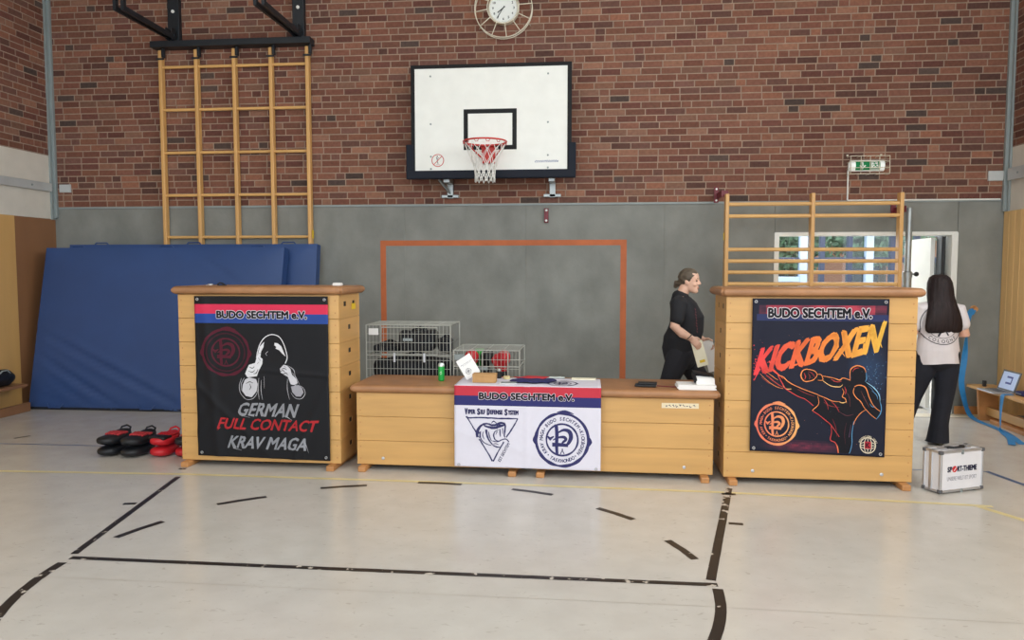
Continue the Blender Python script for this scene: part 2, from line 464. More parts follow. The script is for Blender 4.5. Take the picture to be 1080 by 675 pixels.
        def fat(r, c, l):
            n = 10 if r else 0
            for k in range(n): s.add(put(vs, r*math.cos(2*math.pi*k/n), r*math.sin(2*math.pi*k/n)), fs, c, l)
            s.add(put(vs, 0, 0), fs, c, l)
        if outline:
            fat(bold+ow, outline, layer); layer += 1
        fat(bold, col, layer); return s
    def arc_text(s, t, cx, cy, r, size, a_mid, span, col, layer=0, bold=.02, inside=False, ry=None, shear=0):
        """letters on a circle; angles clockwise from the top; inside=True reads from the bottom"""
        n = len(t); ry = ry or r
        for i, ch in enumerate(t):
            if ch == ' ': continue
            k = (i+.5)/n-.5
            a = R(a_mid+span*k*(-1 if inside else 1))
            vs, fs = glyphs(ch); ax, bx = min(v[0] for v in vs), max(v[0] for v in vs)
            rot = a+(math.pi if inside else 0)
            px, py = cx+r*math.sin(a), cy-ry*math.cos(a)
            for e in ((-bold, 0), (bold, 0), (0, bold), (0, -bold)):
                o = []
                for x, y in vs:
                    lx, ly = ((x-(ax+bx)/2)*.82+shear*y+e[0])*size, (y-.34+e[1])*size
                    o.append((px+lx*math.cos(rot)+ly*math.sin(rot), py+lx*math.sin(rot)-ly*math.cos(rot)))
                s.add(o, fs, col, layer)
        return s
    def build(s, name, fn, parent, m='print', lift=.0012, label=None):
        """fn(x, y, height) -> point in the parent's space"""
        bm = B(); vs = [bm.verts.new(v) for v in s.v]; cs = []
        fl = bm.faces.layers.int.new('c')
        for f, c in zip(s.f, s.c):
            if len(set(f)) < 3: continue
            try: q = bm.faces.new([vs[i] for i in f]); q[fl] = len(cs); cs.append(c)
            except ValueError: pass
        unit = (fn(1, 0, 0)-fn(0, 0, 0)).length or 1
        bmesh.ops.triangulate(bm, faces=[f for f in bm.faces if len(f.verts) > 4])
        for _ in range(4):
            es = [e for e in bm.edges if (e.verts[0].co-e.verts[1].co).length*unit > .03]
            if not es: break
            bmesh.ops.subdivide_edges(bm, edges=es, cuts=1); bmesh.ops.triangulate(bm, faces=[f for f in bm.faces if len(f.verts) > 4])
        for v in bm.verts: v.co = fn(v.co.x, v.co.y, lift*(1+v.co.z))
        ids = [f[fl] for f in bm.faces]; cs = [cs[i] for i in ids]
        me = bpy.data.meshes.new(name); bm.to_mesh(me); bm.free()
        a = me.color_attributes.new('Col', 'FLOAT_COLOR', 'CORNER')
        for p, c in zip(me.polygons, cs):
            for li in p.loop_indices: a.data[li].color = (*lin(c), 1)
        me.materials.append(M[m]); o = bpy.data.objects.new(name, me); COL.objects.link(o); o.parent = parent
        if label: o['label'] = label
        return o

# ------------------------------------------------------------------ the hall
W = 9.077                  # back wall
LX, RX = -6.72, 4.68       # side walls
BZ = 2.425                 # where the brick starts on the back wall
def struct(o): o['kind'] = 'structure'; return o
floor = struct(obj('floor', box(LX-.2, RX+6, -6, 12.25, -.12, 0), 'floor'))

PAL = [(146, 100, 82), (134, 89, 74), (154, 105, 84), (122, 80, 70), (140, 96, 80), (148, 109, 91), (110, 78, 69), (94, 78, 72), (160, 115, 94), (128, 91, 80)]
WTS = [5, 5, 3, 4, 5, 2, 2, 1, 1.5, 3]
def brick_skin(name, parent, u0, u1, z0, z1, place):
    """courses of single bricks; place(u, z, out) -> world point"""
    rnd = random.Random(name); vs, fs, cs = [], [], []
    h, jt = .0652, .0122; z = z0+.004
    while z < z1:
        u = u0-rnd.uniform(0, .2); zt = min(z+h, z1)
        while u < u1:
            L = .105 if rnd.random() < .22 else .218
            a, b = max(u, u0), min(u+L, u1)
            if b-a > .015:
                i = len(vs); e = rnd.uniform(.003, .006); g = .003
                vs += [place(a, z, 0), place(b, z, 0), place(b, zt, 0), place(a, zt, 0), place(a+g, z+g, e), place(b-g, z+g, e), place(b-g, zt-g, e), place(a+g, zt-g, e)]
                fs += [(i+4, i+5, i+6, i+7), (i, i+1, i+5, i+4), (i+1, i+2, i+6, i+5), (i+2, i+3, i+7, i+6), (i+3, i, i+4, i+7)]
                c = rnd.choices(PAL, WTS)[0]; k = rnd.uniform(.82, .99); cs += [tuple(x*k for x in c)]*5
            u += L+jt
        z += h+jt
    me = bpy.data.meshes.new(name); me.from_pydata(vs, [], fs)
    at = me.color_attributes.new('Col', 'FLOAT_COLOR', 'CORNER')
    for p, c in zip(me.polygons, cs):
        for li in p.loop_indices: at.data[li].color = (*lin(c), 1)
    me.materials.append(M['brick']); o = bpy.data.objects.new(name, me); COL.objects.link(o); o.parent = parent; return o

# back wall: concrete below with the doorway cut out, brick above
OX0, OX1, OZ = 2.16, 4.17, 2.07
bm = B()
seams = [LX-.1, -5.2, -3.65, -2.2, -.73, .9, OX0]
for a, b in zip(seams, seams[1:]): add_box(bm, a+.0004, b-.0004, W, W+.2, 0, BZ, bevel=.0012, seg=1)
add_box(bm, OX0+.002, OX1-.002, W, W+.2, OZ, BZ, bevel=.002, seg=1); add_box(bm, OX1+.002, RX+.2, W, W+.2, 0, BZ, bevel=.002, seg=1)
wall_back = struct(obj('wall_back', bm, 'concrete'))
obj('brick_bed', box(LX-.1, RX+.2, W-.006, W+.2, BZ, 5.9), 'mortar', wall_back)
brick_skin('brickwork', wall_back, LX, RX, BZ+.012, 5.85, lambda u, z, o: (u, W-.006-o, z))
obj('ledge_strip', box(LX, RX, W-.012, W, BZ-.012, BZ+.012, bevel=.003), 'grey_paint', wall_back)
bm = B()                                   # painted goal outline
for a in ((-2.505, .465, 1.938, 2.003), (-2.505, -2.437, .02, 1.938), (.395, .465, .02, 1.938)): add_box(bm, a[0], a[1], W-.0015, W+.001, a[2], a[3])
obj('painted_goal_outline', bm, 'orange_paint', wall_back, label='orange painted goal outline')
# left wall
wl = struct(obj('wall_left', box(LX-.25, LX, -2, W, 3.07, 5.9), 'mortar'))
brick_skin('brickwork', wl, 4.5, W-.05, 3.08, 5.85, lambda u, z, o: (LX+o, u, z))
obj('white_panel', box(LX-.25, LX+.004, -2, W, 2.285, 3.07, bevel=.003), 'white_panel', wl)
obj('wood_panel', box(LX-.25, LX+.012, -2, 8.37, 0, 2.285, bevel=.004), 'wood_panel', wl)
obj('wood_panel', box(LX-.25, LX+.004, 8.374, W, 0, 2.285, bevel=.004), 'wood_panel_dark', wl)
# right wall: plastered panel, brick and timber near the corner, then a band of hall windows
wr = struct(obj('wall_right', box(RX, RX+.25, 7.3, W, 3.0, 5.9), 'mortar'))
brick_skin('brickwork', wr, 7.3, W-.05, 3.01, 5.85, lambda u, z, o: (RX-o, u, z))
obj('white_panel', box(RX-.004, RX+.25, 7.3, W, 2.3, 3.0, bevel=.003), 'white_panel', wr)
bm = B(); y = 7.3
while y < W-.02:
    e = min(y+.118, W); add_box(bm, RX-.03, RX+.25, y, e-.004, 0, 2.3, bevel=.004, seg=1); y += .118
obj('wood_panel', bm, 'pale_slats', wr)
obj('wood_panel', box(RX, RX+.25, -2, 7.3, 0, 2.3, bevel=.004), 'wood_panel', wr)
obj('lintel', box(RX, RX+.25, -2, 7.3, 5.2, 5.9), 'white_panel', wr)
wn = struct(thing('window_1', None, None, (RX+.12, 2.6, 2.3)))
bm = B()
for y in (-2, -.15, 1.7, 3.55, 5.4, 7.25): add_box(bm, RX+.06, RX+.2, y-.03, y+.03, 2.3, 5.2)
for z in (2.33, 3.7, 5.17): add_box(bm, RX+.06, RX+.2, -2, 7.25, z-.03, z+.03)
obj('window_frame', bm, 'grey_paint', wn, world=True)
obj('pane', box(RX+.12, RX+.13, -2, 7.25, 2.33, 5.17), 'glass', wn, world=True)
struct(obj('ceiling', box(LX-.25, RX+.25, -2, W+.2, 5.9, 6.1), 'ceiling_white'))
struct(obj('baseboard_back', box(OX1+.03, RX-.03, W-.025, W, 0, .09, bevel=.004), 'foot_wood'))
# floor markings
def line(pts, wd, m, name='floor_line', z=.0012, wear=None, label=None):
    pts = [Vector((*p, 0)) for p in pts]; bm = B(); n = len(pts); prev = None; q = []
    for a, b in zip(pts, pts[1:]):
        k = max(1, int((b-a).length/.05))
        q += [a.lerp(b, i/k) for i in range(k)]
    q.append(pts[-1]); prev = None; ws = []
    for i, p in enumerate(q):
        d = (q[min(i+1, len(q)-1)]-q[max(i-1, 0)]).normalized(); nn = Vector((-d.y, d.x, 0))
        j = wd*.04*noise.noise(p*23) if m == 'tape' else 0
        c = (bm.verts.new(p+nn*(wd/2+j)+Vector((0, 0, z))), bm.verts.new(p-nn*(wd/2-j)+Vector((0, 0, z))))
        if prev: bm.faces.new((prev[0], prev[1], c[1], c[0])); ws.append(wear(i/len(q)) if wear else .04)
        prev = c
    me = bpy.data.meshes.new(name); bm.to_mesh(me); bm.free(); me.materials.append(M[m])
    at = me.color_attributes.new('Col', 'FLOAT_COLOR', 'CORNER')
    for p, v in zip(me.polygons, ws):
        for li in p.loop_indices: at.data[li].color = (v, v, v, 1)
    o = bpy.data.objects.new(name, me); COL.objects.link(o); o.parent = floor
    if label: o['label'] = label
    return o
line([(-2.938, 3.985), (-1.1, 3.972), (.693, 3.963)], .045, 'tape', wear=lambda t: .06 if t < .1 else .09)
line([(-3.233, 5.665), (-2.956, 4.04)], .045, 'tape', wear=lambda t: .1 if t < .25 else .05)
line([(1.09, 5.82), (.667, 4.02)], .052, 'tape', wear=lambda t: max(.05, .24-.36*t))
cx, cy, r = -1.125, 3.975, 1.81
def arc(a0, a1, n=14): return [(cx+r*math.cos(R(a0+(a1-a0)*i/n)), cy+r*math.sin(R(a0+(a1-a0)*i/n))) for i in range(n+1)]
line(arc(182, 204), .055, 'tape', wear=lambda t: .1); line(arc(204.6, 268), .055, 'tape', wear=lambda t: .12)
line(arc(358, 272, 30), .055, 'tape', wear=lambda t: .05)
for a, b in (((-2.883, 4.319), (-2.759, 4.633)), ((-2.581, 5.015), (-2.31, 5.222)), ((-1.994, 5.47), (-1.666, 5.578)), ((-1.293, 5.693), (-.948, 5.675)),
             ((-.551, 5.587), (-.239, 5.473)), ((.083, 5.192), (.317, 4.974)), ((.5, 4.603), (.625, 4.31))):
    md = ((a[0]+b[0])/2, (a[1]+b[1])/2); d = Vector((md[0]-cx, md[1]-cy)).normalized()*.008
    line([a, (md[0]+d.x, md[1]+d.y), b], .05, 'tape', 'dash_line', wear=lambda t: .03)
for a, b in (((-3.245, 4.961), (-3.16, 4.979)), ((.93, 4.96), (1.02, 4.949)), ((1.0, 5.62), (1.1, 5.615)), ((-3.36, 5.9), (-3.3, 5.905)), ((-5.57, 6.82), (-5.5, 6.95))):
    line([a, b], .045, 'tape', 'tick_line')
line([(-6.7, 5.66), (-4.78, 5.69), (-3.187, 5.745), (-.563, 5.712), (1.0, 5.66), (2.55, 5.53), (2.83, 5.5)], .045, 'yellow_line', z=.0008)
line([(2.72, 5.52), (2.92, 5.13), (3.5, 4.0)], .055, 'yellow_line', z=.0006)
line([(-6.7, 6.6), (-4, 6.61), (3.25, 6.46)], .022, 'blue_line', z=.0008)
line([(3.27, 6.47), (3.36, 6.05), (3.8, 4.2)], .05, 'blue_line', z=.0009)
line([(-6.72, 8.78), (0, 8.79), (4.24, 8.81)], .02, 'grey_line', z=.0008)
line([(-6.72, 8.93), (0, 8.93), (4.6, 8.95)], .2, 'pale_strip', z=.0004)
line([(-3.6, 3.72), (.5, 3.70), (3.5, 3.62)], .004, 'seam', z=.0007)

# steel corner posts and guard rails
def corner_post(name, x, s):
    o = struct(thing(name, None, None, (x, W-.06, 2.3)))
    bm = B(); add_box(bm, x-.024, x+.024, W-.05, W-.008, 2.3, 5.9, bevel=.006); add_box(bm, x+s*.008, x+s*.03, W-.085, W-.03, 2.28, 5.9, bevel=.003)
    obj('post', bm, 'grey_paint', o, world=True)
    return o
corner_post('trim_1', LX+.036, -1); corner_post('trim_2', RX-.036, 1)
def rail(name, pts, wx, h, plate):
    o = struct(thing(name, None, None, pts[0]))
    bm = B()
    for a, b in zip(pts, pts[1:]): add_bar(bm, a, b, h, wx, side=(0, 0, 1))
    obj('rail', bm, 'rail_grey', o, world=True)
    bm = B(); add_box(bm, *plate, bevel=.004); obj('end_plate', bm, 'rail_grey', o, world=True)
    for k in range(5):
        p = Vector(pts[0]).lerp(Vector(pts[1]), .1+.2*k); bm = B(); add_lathe(bm, [(.014, 0), (.012, .008)], (p.x-(.02 if p.x > 0 else -.02), p.y, p.z), 8, 'x'); obj('bolt', bm, 'grey_paint', o, world=True)
rail('trim_3', [(LX+.03, 5.5, 2.675), (LX+.03, W-.1, 2.675)], .03, .1, (LX+.09, LX+.24, W-.03, W-.006, 2.62, 2.72))
rail('trim_4', [(RX-.04, 7.0, 2.70), (RX-.04, W-.1, 2.70)], .03, .13, (RX-.22, RX-.06, W-.035, W-.006, 2.64, 2.75))
bm = B(); add_tube(bm, [(2.951, W-.02, 2.80), (2.951, W-.02, 2.445), (2.96, W-.02, 2.437), (4.6, W-.02, 2.437)], .009, 8)
struct(obj('trim_5', bm, 'white_paint'))

# doorway, corridor and the world outside
d1 = struct(thing('door_1', None, None, (OX1-.05, W, 0)))
bm = B()
add_box(bm, OX0-.005, OX0+.05, W-.015, W+.21, 0, OZ, bevel=.004); add_box(bm, OX1-.06, OX1+.005, W-.015, W+.21, 0, OZ, bevel=.004); add_box(bm, OX0, OX1, W-.01, W+.21, OZ-.03, OZ+.01, bevel=.004)
obj('door_frame', bm, 'white_paint', d1, world=True)
bm = B(); add_bar(bm, (4.005, 9.30, 1.02), (4.06, 10.05, 1.02), 2.0, .045, side=(0, 0, 1)); obj('door_leaf', bm, 'white_paint', d1, world=True)
bm = B(); add_box(bm, 4.03, 4.075, W+.06, W+.19, .02, 2.03, bevel=.003); obj('door_gap_strip', bm, 'black_steel', d1, world=True)  # dark strip stands in for the gap between leaf and frame
bm = B(); add_tube(bm, [(3.99, 9.95, 1.03), (3.94, 9.95, 1.03), (3.93, 9.84, 1.03)], .011, 8); obj('door_handle', bm, 'steel', d1, world=True)
struct(obj('wall_corridor_right', box(6.1, 6.3, W+.2, 12.2, 0, 2.9), 'white_panel')); struct(obj('wall_corridor_left', box(-.2, 0, W+.2, 12.2, 0, 2.9), 'white_panel'))
struct(obj('ceiling_corridor', box(-.2, 6.3, W+.2, 12.4, 2.7, 2.9), 'ceiling_white'))
wn = struct(thing('window_2', None, None, (3.5, 12.2, 0)))
bm = B()
for x in (.02, 1.4, 2.6, 3.62, 4.03, 4.66, 5.02, 6.08): add_box(bm, x-.035, x+.035, 12.16, 12.26, 0, 2.7, bevel=.004)
for z in (.05, 1.80, 2.66): add_box(bm, 0, 6.1, 12.17, 12.25, z-.04, z+.04, bevel=.004)
obj('window_frame', bm, 'window_frame', wn, world=True)
bm = B()
for x in (3.33, 4.31): add_box(bm, x-.055, x+.055, 12.12, 12.24, 0, 2.7, bevel=.006)
add_box(bm, 2.6, 3.3, 12.13, 12.24, 1.46, 1.54, bevel=.004)
obj('casement_frame', bm, 'pale_frame', wn, world=True)
obj('pane', box(0, 6.1, 12.205, 12.215, 0, 2.7), 'glass', wn, world=True)
bm = B(); add_box(bm, 3.0, 4.0, 9.4, 10.6, 0, .012, bevel=.004)
struct(obj('trim_6', bm, 'black_steel'))
struct(obj('ground', box(-30, 60, 12.26, 80, -.2, -.03), 'paving'))
struct(obj('lawn', box(-30, 60, 22, 80, -.03, .0), 'lawn'))
bd = thing('brick_house', 'distant red brick house with grey roof seen through corridor window', 'building', (7, 31, 0))
obj('wall', box(-2, 12, 0, 8, 0, 2.9), 'house_brick', bd)
bm = B(); add_loft(bm, [[Vector((-2.6, -.6, 2.9)), Vector((12.6, -.6, 2.9)), Vector((12.6, 8.6, 2.9)), Vector((-2.6, 8.6, 2.9))], [Vector((-.5, 3.6, 5.6)), Vector((10.5, 3.6, 5.6)), Vector((10.5, 4.4, 5.6)), Vector((-.5, 4.4, 5.6))]])
obj('roof', bm, 'roof_tile', bd)
for x in (.5, 3.2, 6, 9): obj('window', box(x, x+1.2, -.05, .02, .9, 2.1, bevel=.02), 'black_steel', bd)
def tree(loc, h, rr, label):
    t = thing('garden_tree', label, 'tree', loc, group='trees outside the corridor')
    bm = B(); add_tube(bm, [(0, 0, -.05), (.05, 0, h*.4), (0, .05, h*.7)], [.14, .11, .05], 10); obj('trunk', bm, 'bark', t)
    rnd = random.Random(h*rr); bm = B()
    for k in range(1100):
        p = Vector((rnd.gauss(0, 1), rnd.gauss(0, 1), rnd.gauss(0, 1))).normalized()*rr*(rnd.random()**.4); p.z *= .8
        a = Vector((rnd.uniform(-1, 1), rnd.uniform(-1, 1), rnd.uniform(-1, 1))).normalized(); b = a.orthogonal().normalized(); s = rnd.uniform(.09, .17)
        c = p+Vector((0, 0, h*.72))
        bm.faces.new([bm.verts.new(c+a*s), bm.verts.new(c+b*s*.6), bm.verts.new(c-a*s), bm.verts.new(c-b*s*.6)])
    obj('crown', bm, 'leaf', t)
tree((6.1, 23.5, 0), 3.4, 1.2, 'leafy tree outside the corridor window, at the left behind the wall bars')
tree((7.6, 21.5, 0), 3.6, 1.15, 'leafy tree outside the corridor window, behind the middle upright of the wall bars')
tree((9.6, 26, 0), 4.2, 1.6, 'leafy tree outside the corridor window, right behind the steel post')
hd = obj('hedge', B(), 'leaf')
bm = B(); rnd = random.Random(4)
for k in range(2500):
    c = Vector((rnd.uniform(4.0, 12), rnd.uniform(19.0, 19.7), rnd.uniform(0, .95)))
    a = Vector((rnd.uniform(-1, 1), rnd.uniform(-1, 1), rnd.uniform(-1, 1))).normalized(); b = a.orthogonal().normalized(); s = rnd.uniform(.07, .13)
    bm.faces.new([bm.verts.new(c+a*s), bm.verts.new(c+b*s*.6), bm.verts.new(c-a*s), bm.verts.new(c-b*s*.6)])
bm.to_mesh(hd.data); bm.free(); meta(hd, 'low clipped hedge outside the corridor window', 'hedge')

# ------------------------------------------------------------------ wall-mounted gym equipment
LY = W-.055
cf = thing('climbing_frame', 'tall wooden climbing lattice under a black steel beam, left on the brick wall', 'climbing frame', (-4.28, LY, 0))
ux = [-5.205, -4.75, -4.27, -3.81, -3.355]
for x in ux: obj('upright', box(x-.022, x+.022, LY-.045, LY+.035, .02, 4.32, bevel=.008), 'beech', cf, world=True)
for z in (4.12, 3.605, 3.085, 2.565, 2.05, 1.53, 1.01, .5):
    bm = B(); add_tube(bm, [(ux[0], LY-.005, z), (ux[-1], LY-.005, z)], .0185, 10); o = obj('rung', bm, 'beech_rung', cf, world=True); smooth_angle(o)
obj('top_beam', box(-5.285, -3.285, LY-.12, LY+.045, 4.335, 4.41, bevel=.006), 'black_steel', cf, world=True)
for x in ux:
    bm = B(); add_box(bm, x+.03, x+.06, LY-.06, LY-.01, 4.23, 4.335, bevel=.004); add_box(bm, x-.04, x+.06, LY-.058, LY-.048, 4.2, 4.222)
    obj('clip', bm, 'black_steel', cf, world=True)
for x in (-5.03, -3.46):
    p = obj('wall_plate', box(x-.072, x+.072, LY-.02, LY+.05, 4.41, 5.75, bevel=.004), 'black_steel', cf, world=True)
    bm = B(); add_lathe(bm, [(.02, 0), (.02, -.012), (.012, -.018)], (x, LY-.02, 4.78), 12, 'y'); obj('bolt', bm, 'white_paint', p, world=True)
    bm = B()
    for dx in (-.035, .035): add_box(bm, x+dx-.006, x+dx+.006, LY-.14, LY-.02, 4.42, 4.56, bevel=.003)
    add_tube(bm, [(x-.06, LY-.07, 4.48), (x+.06, LY-.07, 4.48)], .018, 10)
    obj('hinge', bm, 'black_steel', cf, world=True)
    for dx in (-.045, .045):
        bm = B(); add_bar(bm, (x+dx*.6, LY-.02, 4.46), (x+dx, LY-1.12, 4.46), .03, .055); add_bar(bm, (x+dx, LY-1.1, 4.44), (x+dx, LY-1.1, 5.75), .035, .05)
        obj('strut', bm, 'black_steel', cf, world=True)
bm = B(); add_box(bm, -3.325, -3.318, LY-.04, LY+.0, 2.03, 2.13); obj('sticker', bm, 'yellow_tag', cf, world=True, label='small yellow sticker')

# basketball backboard
BY = 8.727
bk = thing('basketball_backboard', 'white rectangular backboard with black border and red hoop on the brick wall', 'basketball hoop', (-1.115, BY, 2.7))
obj('board', box(-1.99, -.225, BY, BY+.035, 2.785, 3.955, bevel=.003), 'board_white', bk, world=True)
bm = B()
add_box(bm, -2.03, -.182, BY-.008, BY+.04, 3.945, 3.987, bevel=.004); add_box(bm, -2.03, -1.985, BY-.008, BY+.04, 2.76, 3.95, bevel=.004); add_box(bm, -.23, -.182, BY-.008, BY+.04, 2.76, 3.95, bevel=.004)
obj('border', bm, 'black_paint', bk, world=True)
bm = B()
add_box(bm, -2.09, -.132, BY-.025, BY+.06, 2.695, 2.79, bevel=.012); add_box(bm, -2.09, -2.0, BY-.02, BY+.06, 2.72, 3.09, bevel=.012); add_box(bm, -.22, -.132, BY-.02, BY+.06, 2.72, 3.09, bevel=.012)
obj('edge_padding', bm, 'navy_pad', bk, world=True)
bm = B()
x0, x1, z0, z1, t = -1.417, -.806, 3.02, 3.48, .05
for a in ((x0, x1, z1-t, z1), (x0, x1, z0, z0+t), (x0, x0+t, z0+t, z1-t), (x1-t, x1, z0+t, z1-t)): add_box(bm, a[0], a[1], BY-.002, BY+.001, a[2], a[3])
obj('target_square', bm, 'black_paint', bk, world=True)
for x in (-1.80, -.45):
    for z in (3.86, 3.32, 2.95, 2.81): bm = B(); add_lathe(bm, [(.011, 0), (.011, -.004), (.006, -.006)], (x, BY, z), 10, 'y'); obj('bolt_head', bm, 'grey_paint', bk, world=True)
rimc = Vector((-1.122, 8.36, 3.05))
bm = B(); add_tube(bm, [rimc+Vector((.236*math.cos(2*math.pi*k/40), .236*math.sin(2*math.pi*k/40), 0)) for k in range(40)], .0095, 8, closed=True)
for k in range(12):
    a = 2*math.pi*(k+.5)/12; p = rimc+Vector((.236*math.cos(a), .236*math.sin(a), 0)); t = Vector((-math.sin(a), math.cos(a), 0))
    add_tube(bm, [p-t*.025, p-t*.014+Vector((0, 0, -.03)), p+t*.014+Vector((0, 0, -.03)), p+t*.025], .004, 6)
rim = obj('rim', bm, 'red_paint', bk, world=True, smooth=True)
bm = B(); add_box(bm, -1.2, -1.045, BY-.075, BY-.002, 2.86, 3.055, bevel=.008); add_box(bm, -1.2, -1.045, BY-.16, BY-.06, 3.04, 3.056, bevel=.003)
for s in (-1, 1): add_tube(bm, [(-1.122+s*.06, BY-.07, 2.9), rimc+Vector((s*.21, .1, -.005))], .008, 8)
obj('rim_mount', bm, 'red_paint', bk, world=True)
bm = B()
lv = [(.228, -.02), (.19, -.11), (.15, -.2), (.118, -.28), (.108, -.36), (.11, -.44)]
for k in range(12):
    for s in (-1, 1):
        pts = []
        for i, (rr, h) in enumerate(lv):
            a = 2*math.pi*(k+s*i*.5)/12
            pts.append(rimc+Vector((rr*math.cos(a), rr*math.sin(a), h)))
        add_tube(bm, pts, [.0035, .0035, .004, .005, .0055, .006], 6)
obj('net', bm, 'net', bk, world=True, smooth=True, label='white cord net')
for x, s in ((-1.63, -1), (-.41, 0)):
    bm = B(); add_box(bm, x-.035, x+.035, BY+.05, W-.006, 2.66, 2.72, bevel=.004); add_box(bm, x-.035, x+.035, W-.06, W-.004, 2.5, 2.72, bevel=.004)
    add_box(bm, x-.105, x+.1, W-.06, W-.004, 2.505, 2.54, bevel=.004)
    if s: add_bar(bm, (x-.09, BY+.06, 2.7), (x+.0, W-.05, 2.56), .02, .03)
    obj('wall_bracket', bm, 'galvanised', bk, world=True)
art = Art()
art.ring(0, 0, 36, 4.5, (200, 60, 60), rough=0); art.stroke([(-24, 24), (24, -24)], 4, (200, 60, 60), 1)
art.stroke([(-8, -20), (-4, -6), (-2, 8), (2, 20)], 4, (90, 90, 100)); art.stroke([(-4, -6), (6, -18)], 3, (90, 90, 100)); art.disc(-3, -24, 4, (90, 90, 100)); art.stroke([(-12, 26), (12, 26)], 2.5, (180, 90, 90))
art.build('no_hanging_sticker', lambda x, y, h: Vector((-1.72+x*.0019+1.115, -h, 2.906-y*.0019-2.7)), bk, label='round red no-hanging sticker')
art = Art(); rnd = random.Random(3)
art.stroke([(i*4, 4*math.sin(i*2.1)*rnd.uniform(.4, 1.2)) for i in range(33)], 2.2, (60, 84, 150)); art.stroke([(0, 7), (128, 5)], 1.2, (60, 84, 150))
art.build('maker_script', lambda x, y, h: Vector((-.60+x*.0021+1.115, -h, 2.885-y*.0021-2.7)), bk, label='small blue script line')

# clock in a wire guard
CK = Vector((-.985, W-.1, 4.68))
ck = thing('wall_clock', 'round white wall clock inside a cream wire guard, above the backboard', 'clock', CK)
bm = B(); add_lathe(bm, [(.165, .08), (.178, .07), (.178, -.005), (.168, -.012), (.16, -.004)], (0, 0, 0), 40, 'y'); o = obj('clock_case', bm, 'cream_wire', ck); smooth_angle(o)
bm = B(); add_lathe(bm, [(.163, -.0035), (.163, -.005)], (0, 0, 0), 40, 'y'); obj('clock_face', bm, 'clock_face', ck)
art = Art()
for h in range(1, 13):
    a = R(30*h); x, y = 122*math.sin(a), -122*math.cos(a); wd = 9 if h < 10 else 16
    art.text(str(h), x-wd, y-14, x+wd, y+14, (50, 55, 60), bold=.02)
for k in range(60):
    a = R(6*k); art.stroke([(150*math.sin(a), -150*math.cos(a)), (157*math.sin(a), -157*math.cos(a))], 2, (60, 65, 70))
art.build('numerals', lambda x, y, h: Vector((x*.001, -.006-h, -y*.001)), ck)
for nm, a, ln, wd in (('hour_hand', 232, .085, .010), ('minute_hand', 213, .14, .007)):
    bm = B(); s, c = math.sin(R(a)), math.cos(R(a)); y = -.012 if nm[0] == 'h' else -.015
    add_bar(bm, (-s*.025, y, -c*.025), (s*ln, y, c*ln), .003, wd, side=(0, 1, 0)); obj(nm, bm, 'dark', ck)
bm = B()
for rr, y in ((.335, .05), (.335, -.02), (.185, -.045), (.335, -.005)):
    add_tube(bm, [(rr*math.cos(2*math.pi*k/56), y, rr*math.sin(2*math.pi*k/56)) for k in range(56)], .0055, 6, closed=True)
for k in range(12):
    a = 2*math.pi*(k+.22)/12; c, s = math.cos(a), math.sin(a)
    add_tube(bm, [(.185*c, -.045, .185*s), (.335*c, -.02, .335*s)], .0055, 6)
for a in (20, 140, 215, 330):
    c, s = math.cos(R(a)), math.sin(R(a)); add_tube(bm, [(.335*c, -.02, .335*s), (.335*c, .05, .335*s), (.36*c, .095, .36*s)], .006, 6)
obj('wire_guard', bm, 'cream_wire', ck, smooth=True)

# emergency exit sign in a cage
EX = Vector((3.147, W-.07, 2.82))
ex = thing('exit_sign', 'green and white emergency exit sign in a wire cage on the brick wall', 'exit sign', EX)
bm = B(); add_loft(bm, [[Vector((x, -.055+.055*(1-math.cos(R(a)))*.0-.0+.05*math.cos(R(a))*0-.035*math.sin(R(a)), .062*math.cos(R(a)))) if False else Vector((x, .01-.05*math.sin(R(a)), .062*math.cos(R(a)))) for a in range(0, 361-20, 20)] for x in (-.19, -.18, .16, .172)])
o = obj('sign_body', bm, 'exit_white', ex); smooth_angle(o, 50)
obj('back_plate', box(-.2, .18, .03, .062, -.05, .05, bevel=.004), 'white_paint', ex)
art = Art()
art.rect(-125, -52, 10, 52, (30, 140, 84), nx=6, ny=6); art.rect(10, -52, 106, 52, (30, 140, 84), nx=6, ny=6)
art.stroke([(-60, -40), (-60, 10)], 13, (240, 245, 240), 2); art.poly([(-92, 4), (-60, 44), (-28, 4), (-42, -2), (-60, 20), (-78, -2)], (240, 245, 240), 2)
art.rect(20, -42, 96, 46, (240, 245, 240), 1, nx=4, ny=4)
G = (30, 140, 84)
art.disc(50, -28, 8, G, 3); art.stroke([(52, -16), (62, 6)], 12, G, 3); art.stroke([(60, 6), (44, 14), (36, 30)], 7, G, 3); art.stroke([(62, 6), (76, 18), (90, 18)], 7, G, 3); art.stroke([(54, -14), (36, -8), (30, 4)], 5, G, 3); art.stroke([(56, -14), (70, -6), (82, -14)], 5, G, 3)
art.rect(84, -42, 96, 10, G, 2)
def ex_s(x, y, h):
    z = -y*.001; z = max(-.0619, min(.0619, z)); return Vector((x*.00115, .01-.05*math.sqrt(max(0, 1-(z/.062)**2))-h-.001, z))
art.build('pictogram', ex_s, ex, lift=.0008)
bm = B()
for z in (-.1, -.03, .04, .1): add_tube(bm, [(-.21, .06, z), (-.21, -.075, z), (.21, -.075, z), (.21, .06, z)], .004, 6)
for x in (-.21, -.1, 0, .1, .21): add_tube(bm, [(x, .06, .1), (x, -.075, .1), (x, -.075, -.1), (x, .06, -.1)], .004, 6)
for x in (-.215, .15): add_lathe(bm, [(.012, 0), (.012, .02)], (x, .03, .11), 8, 'z')
obj('cage', bm, 'cream_wire', ex, smooth=True)

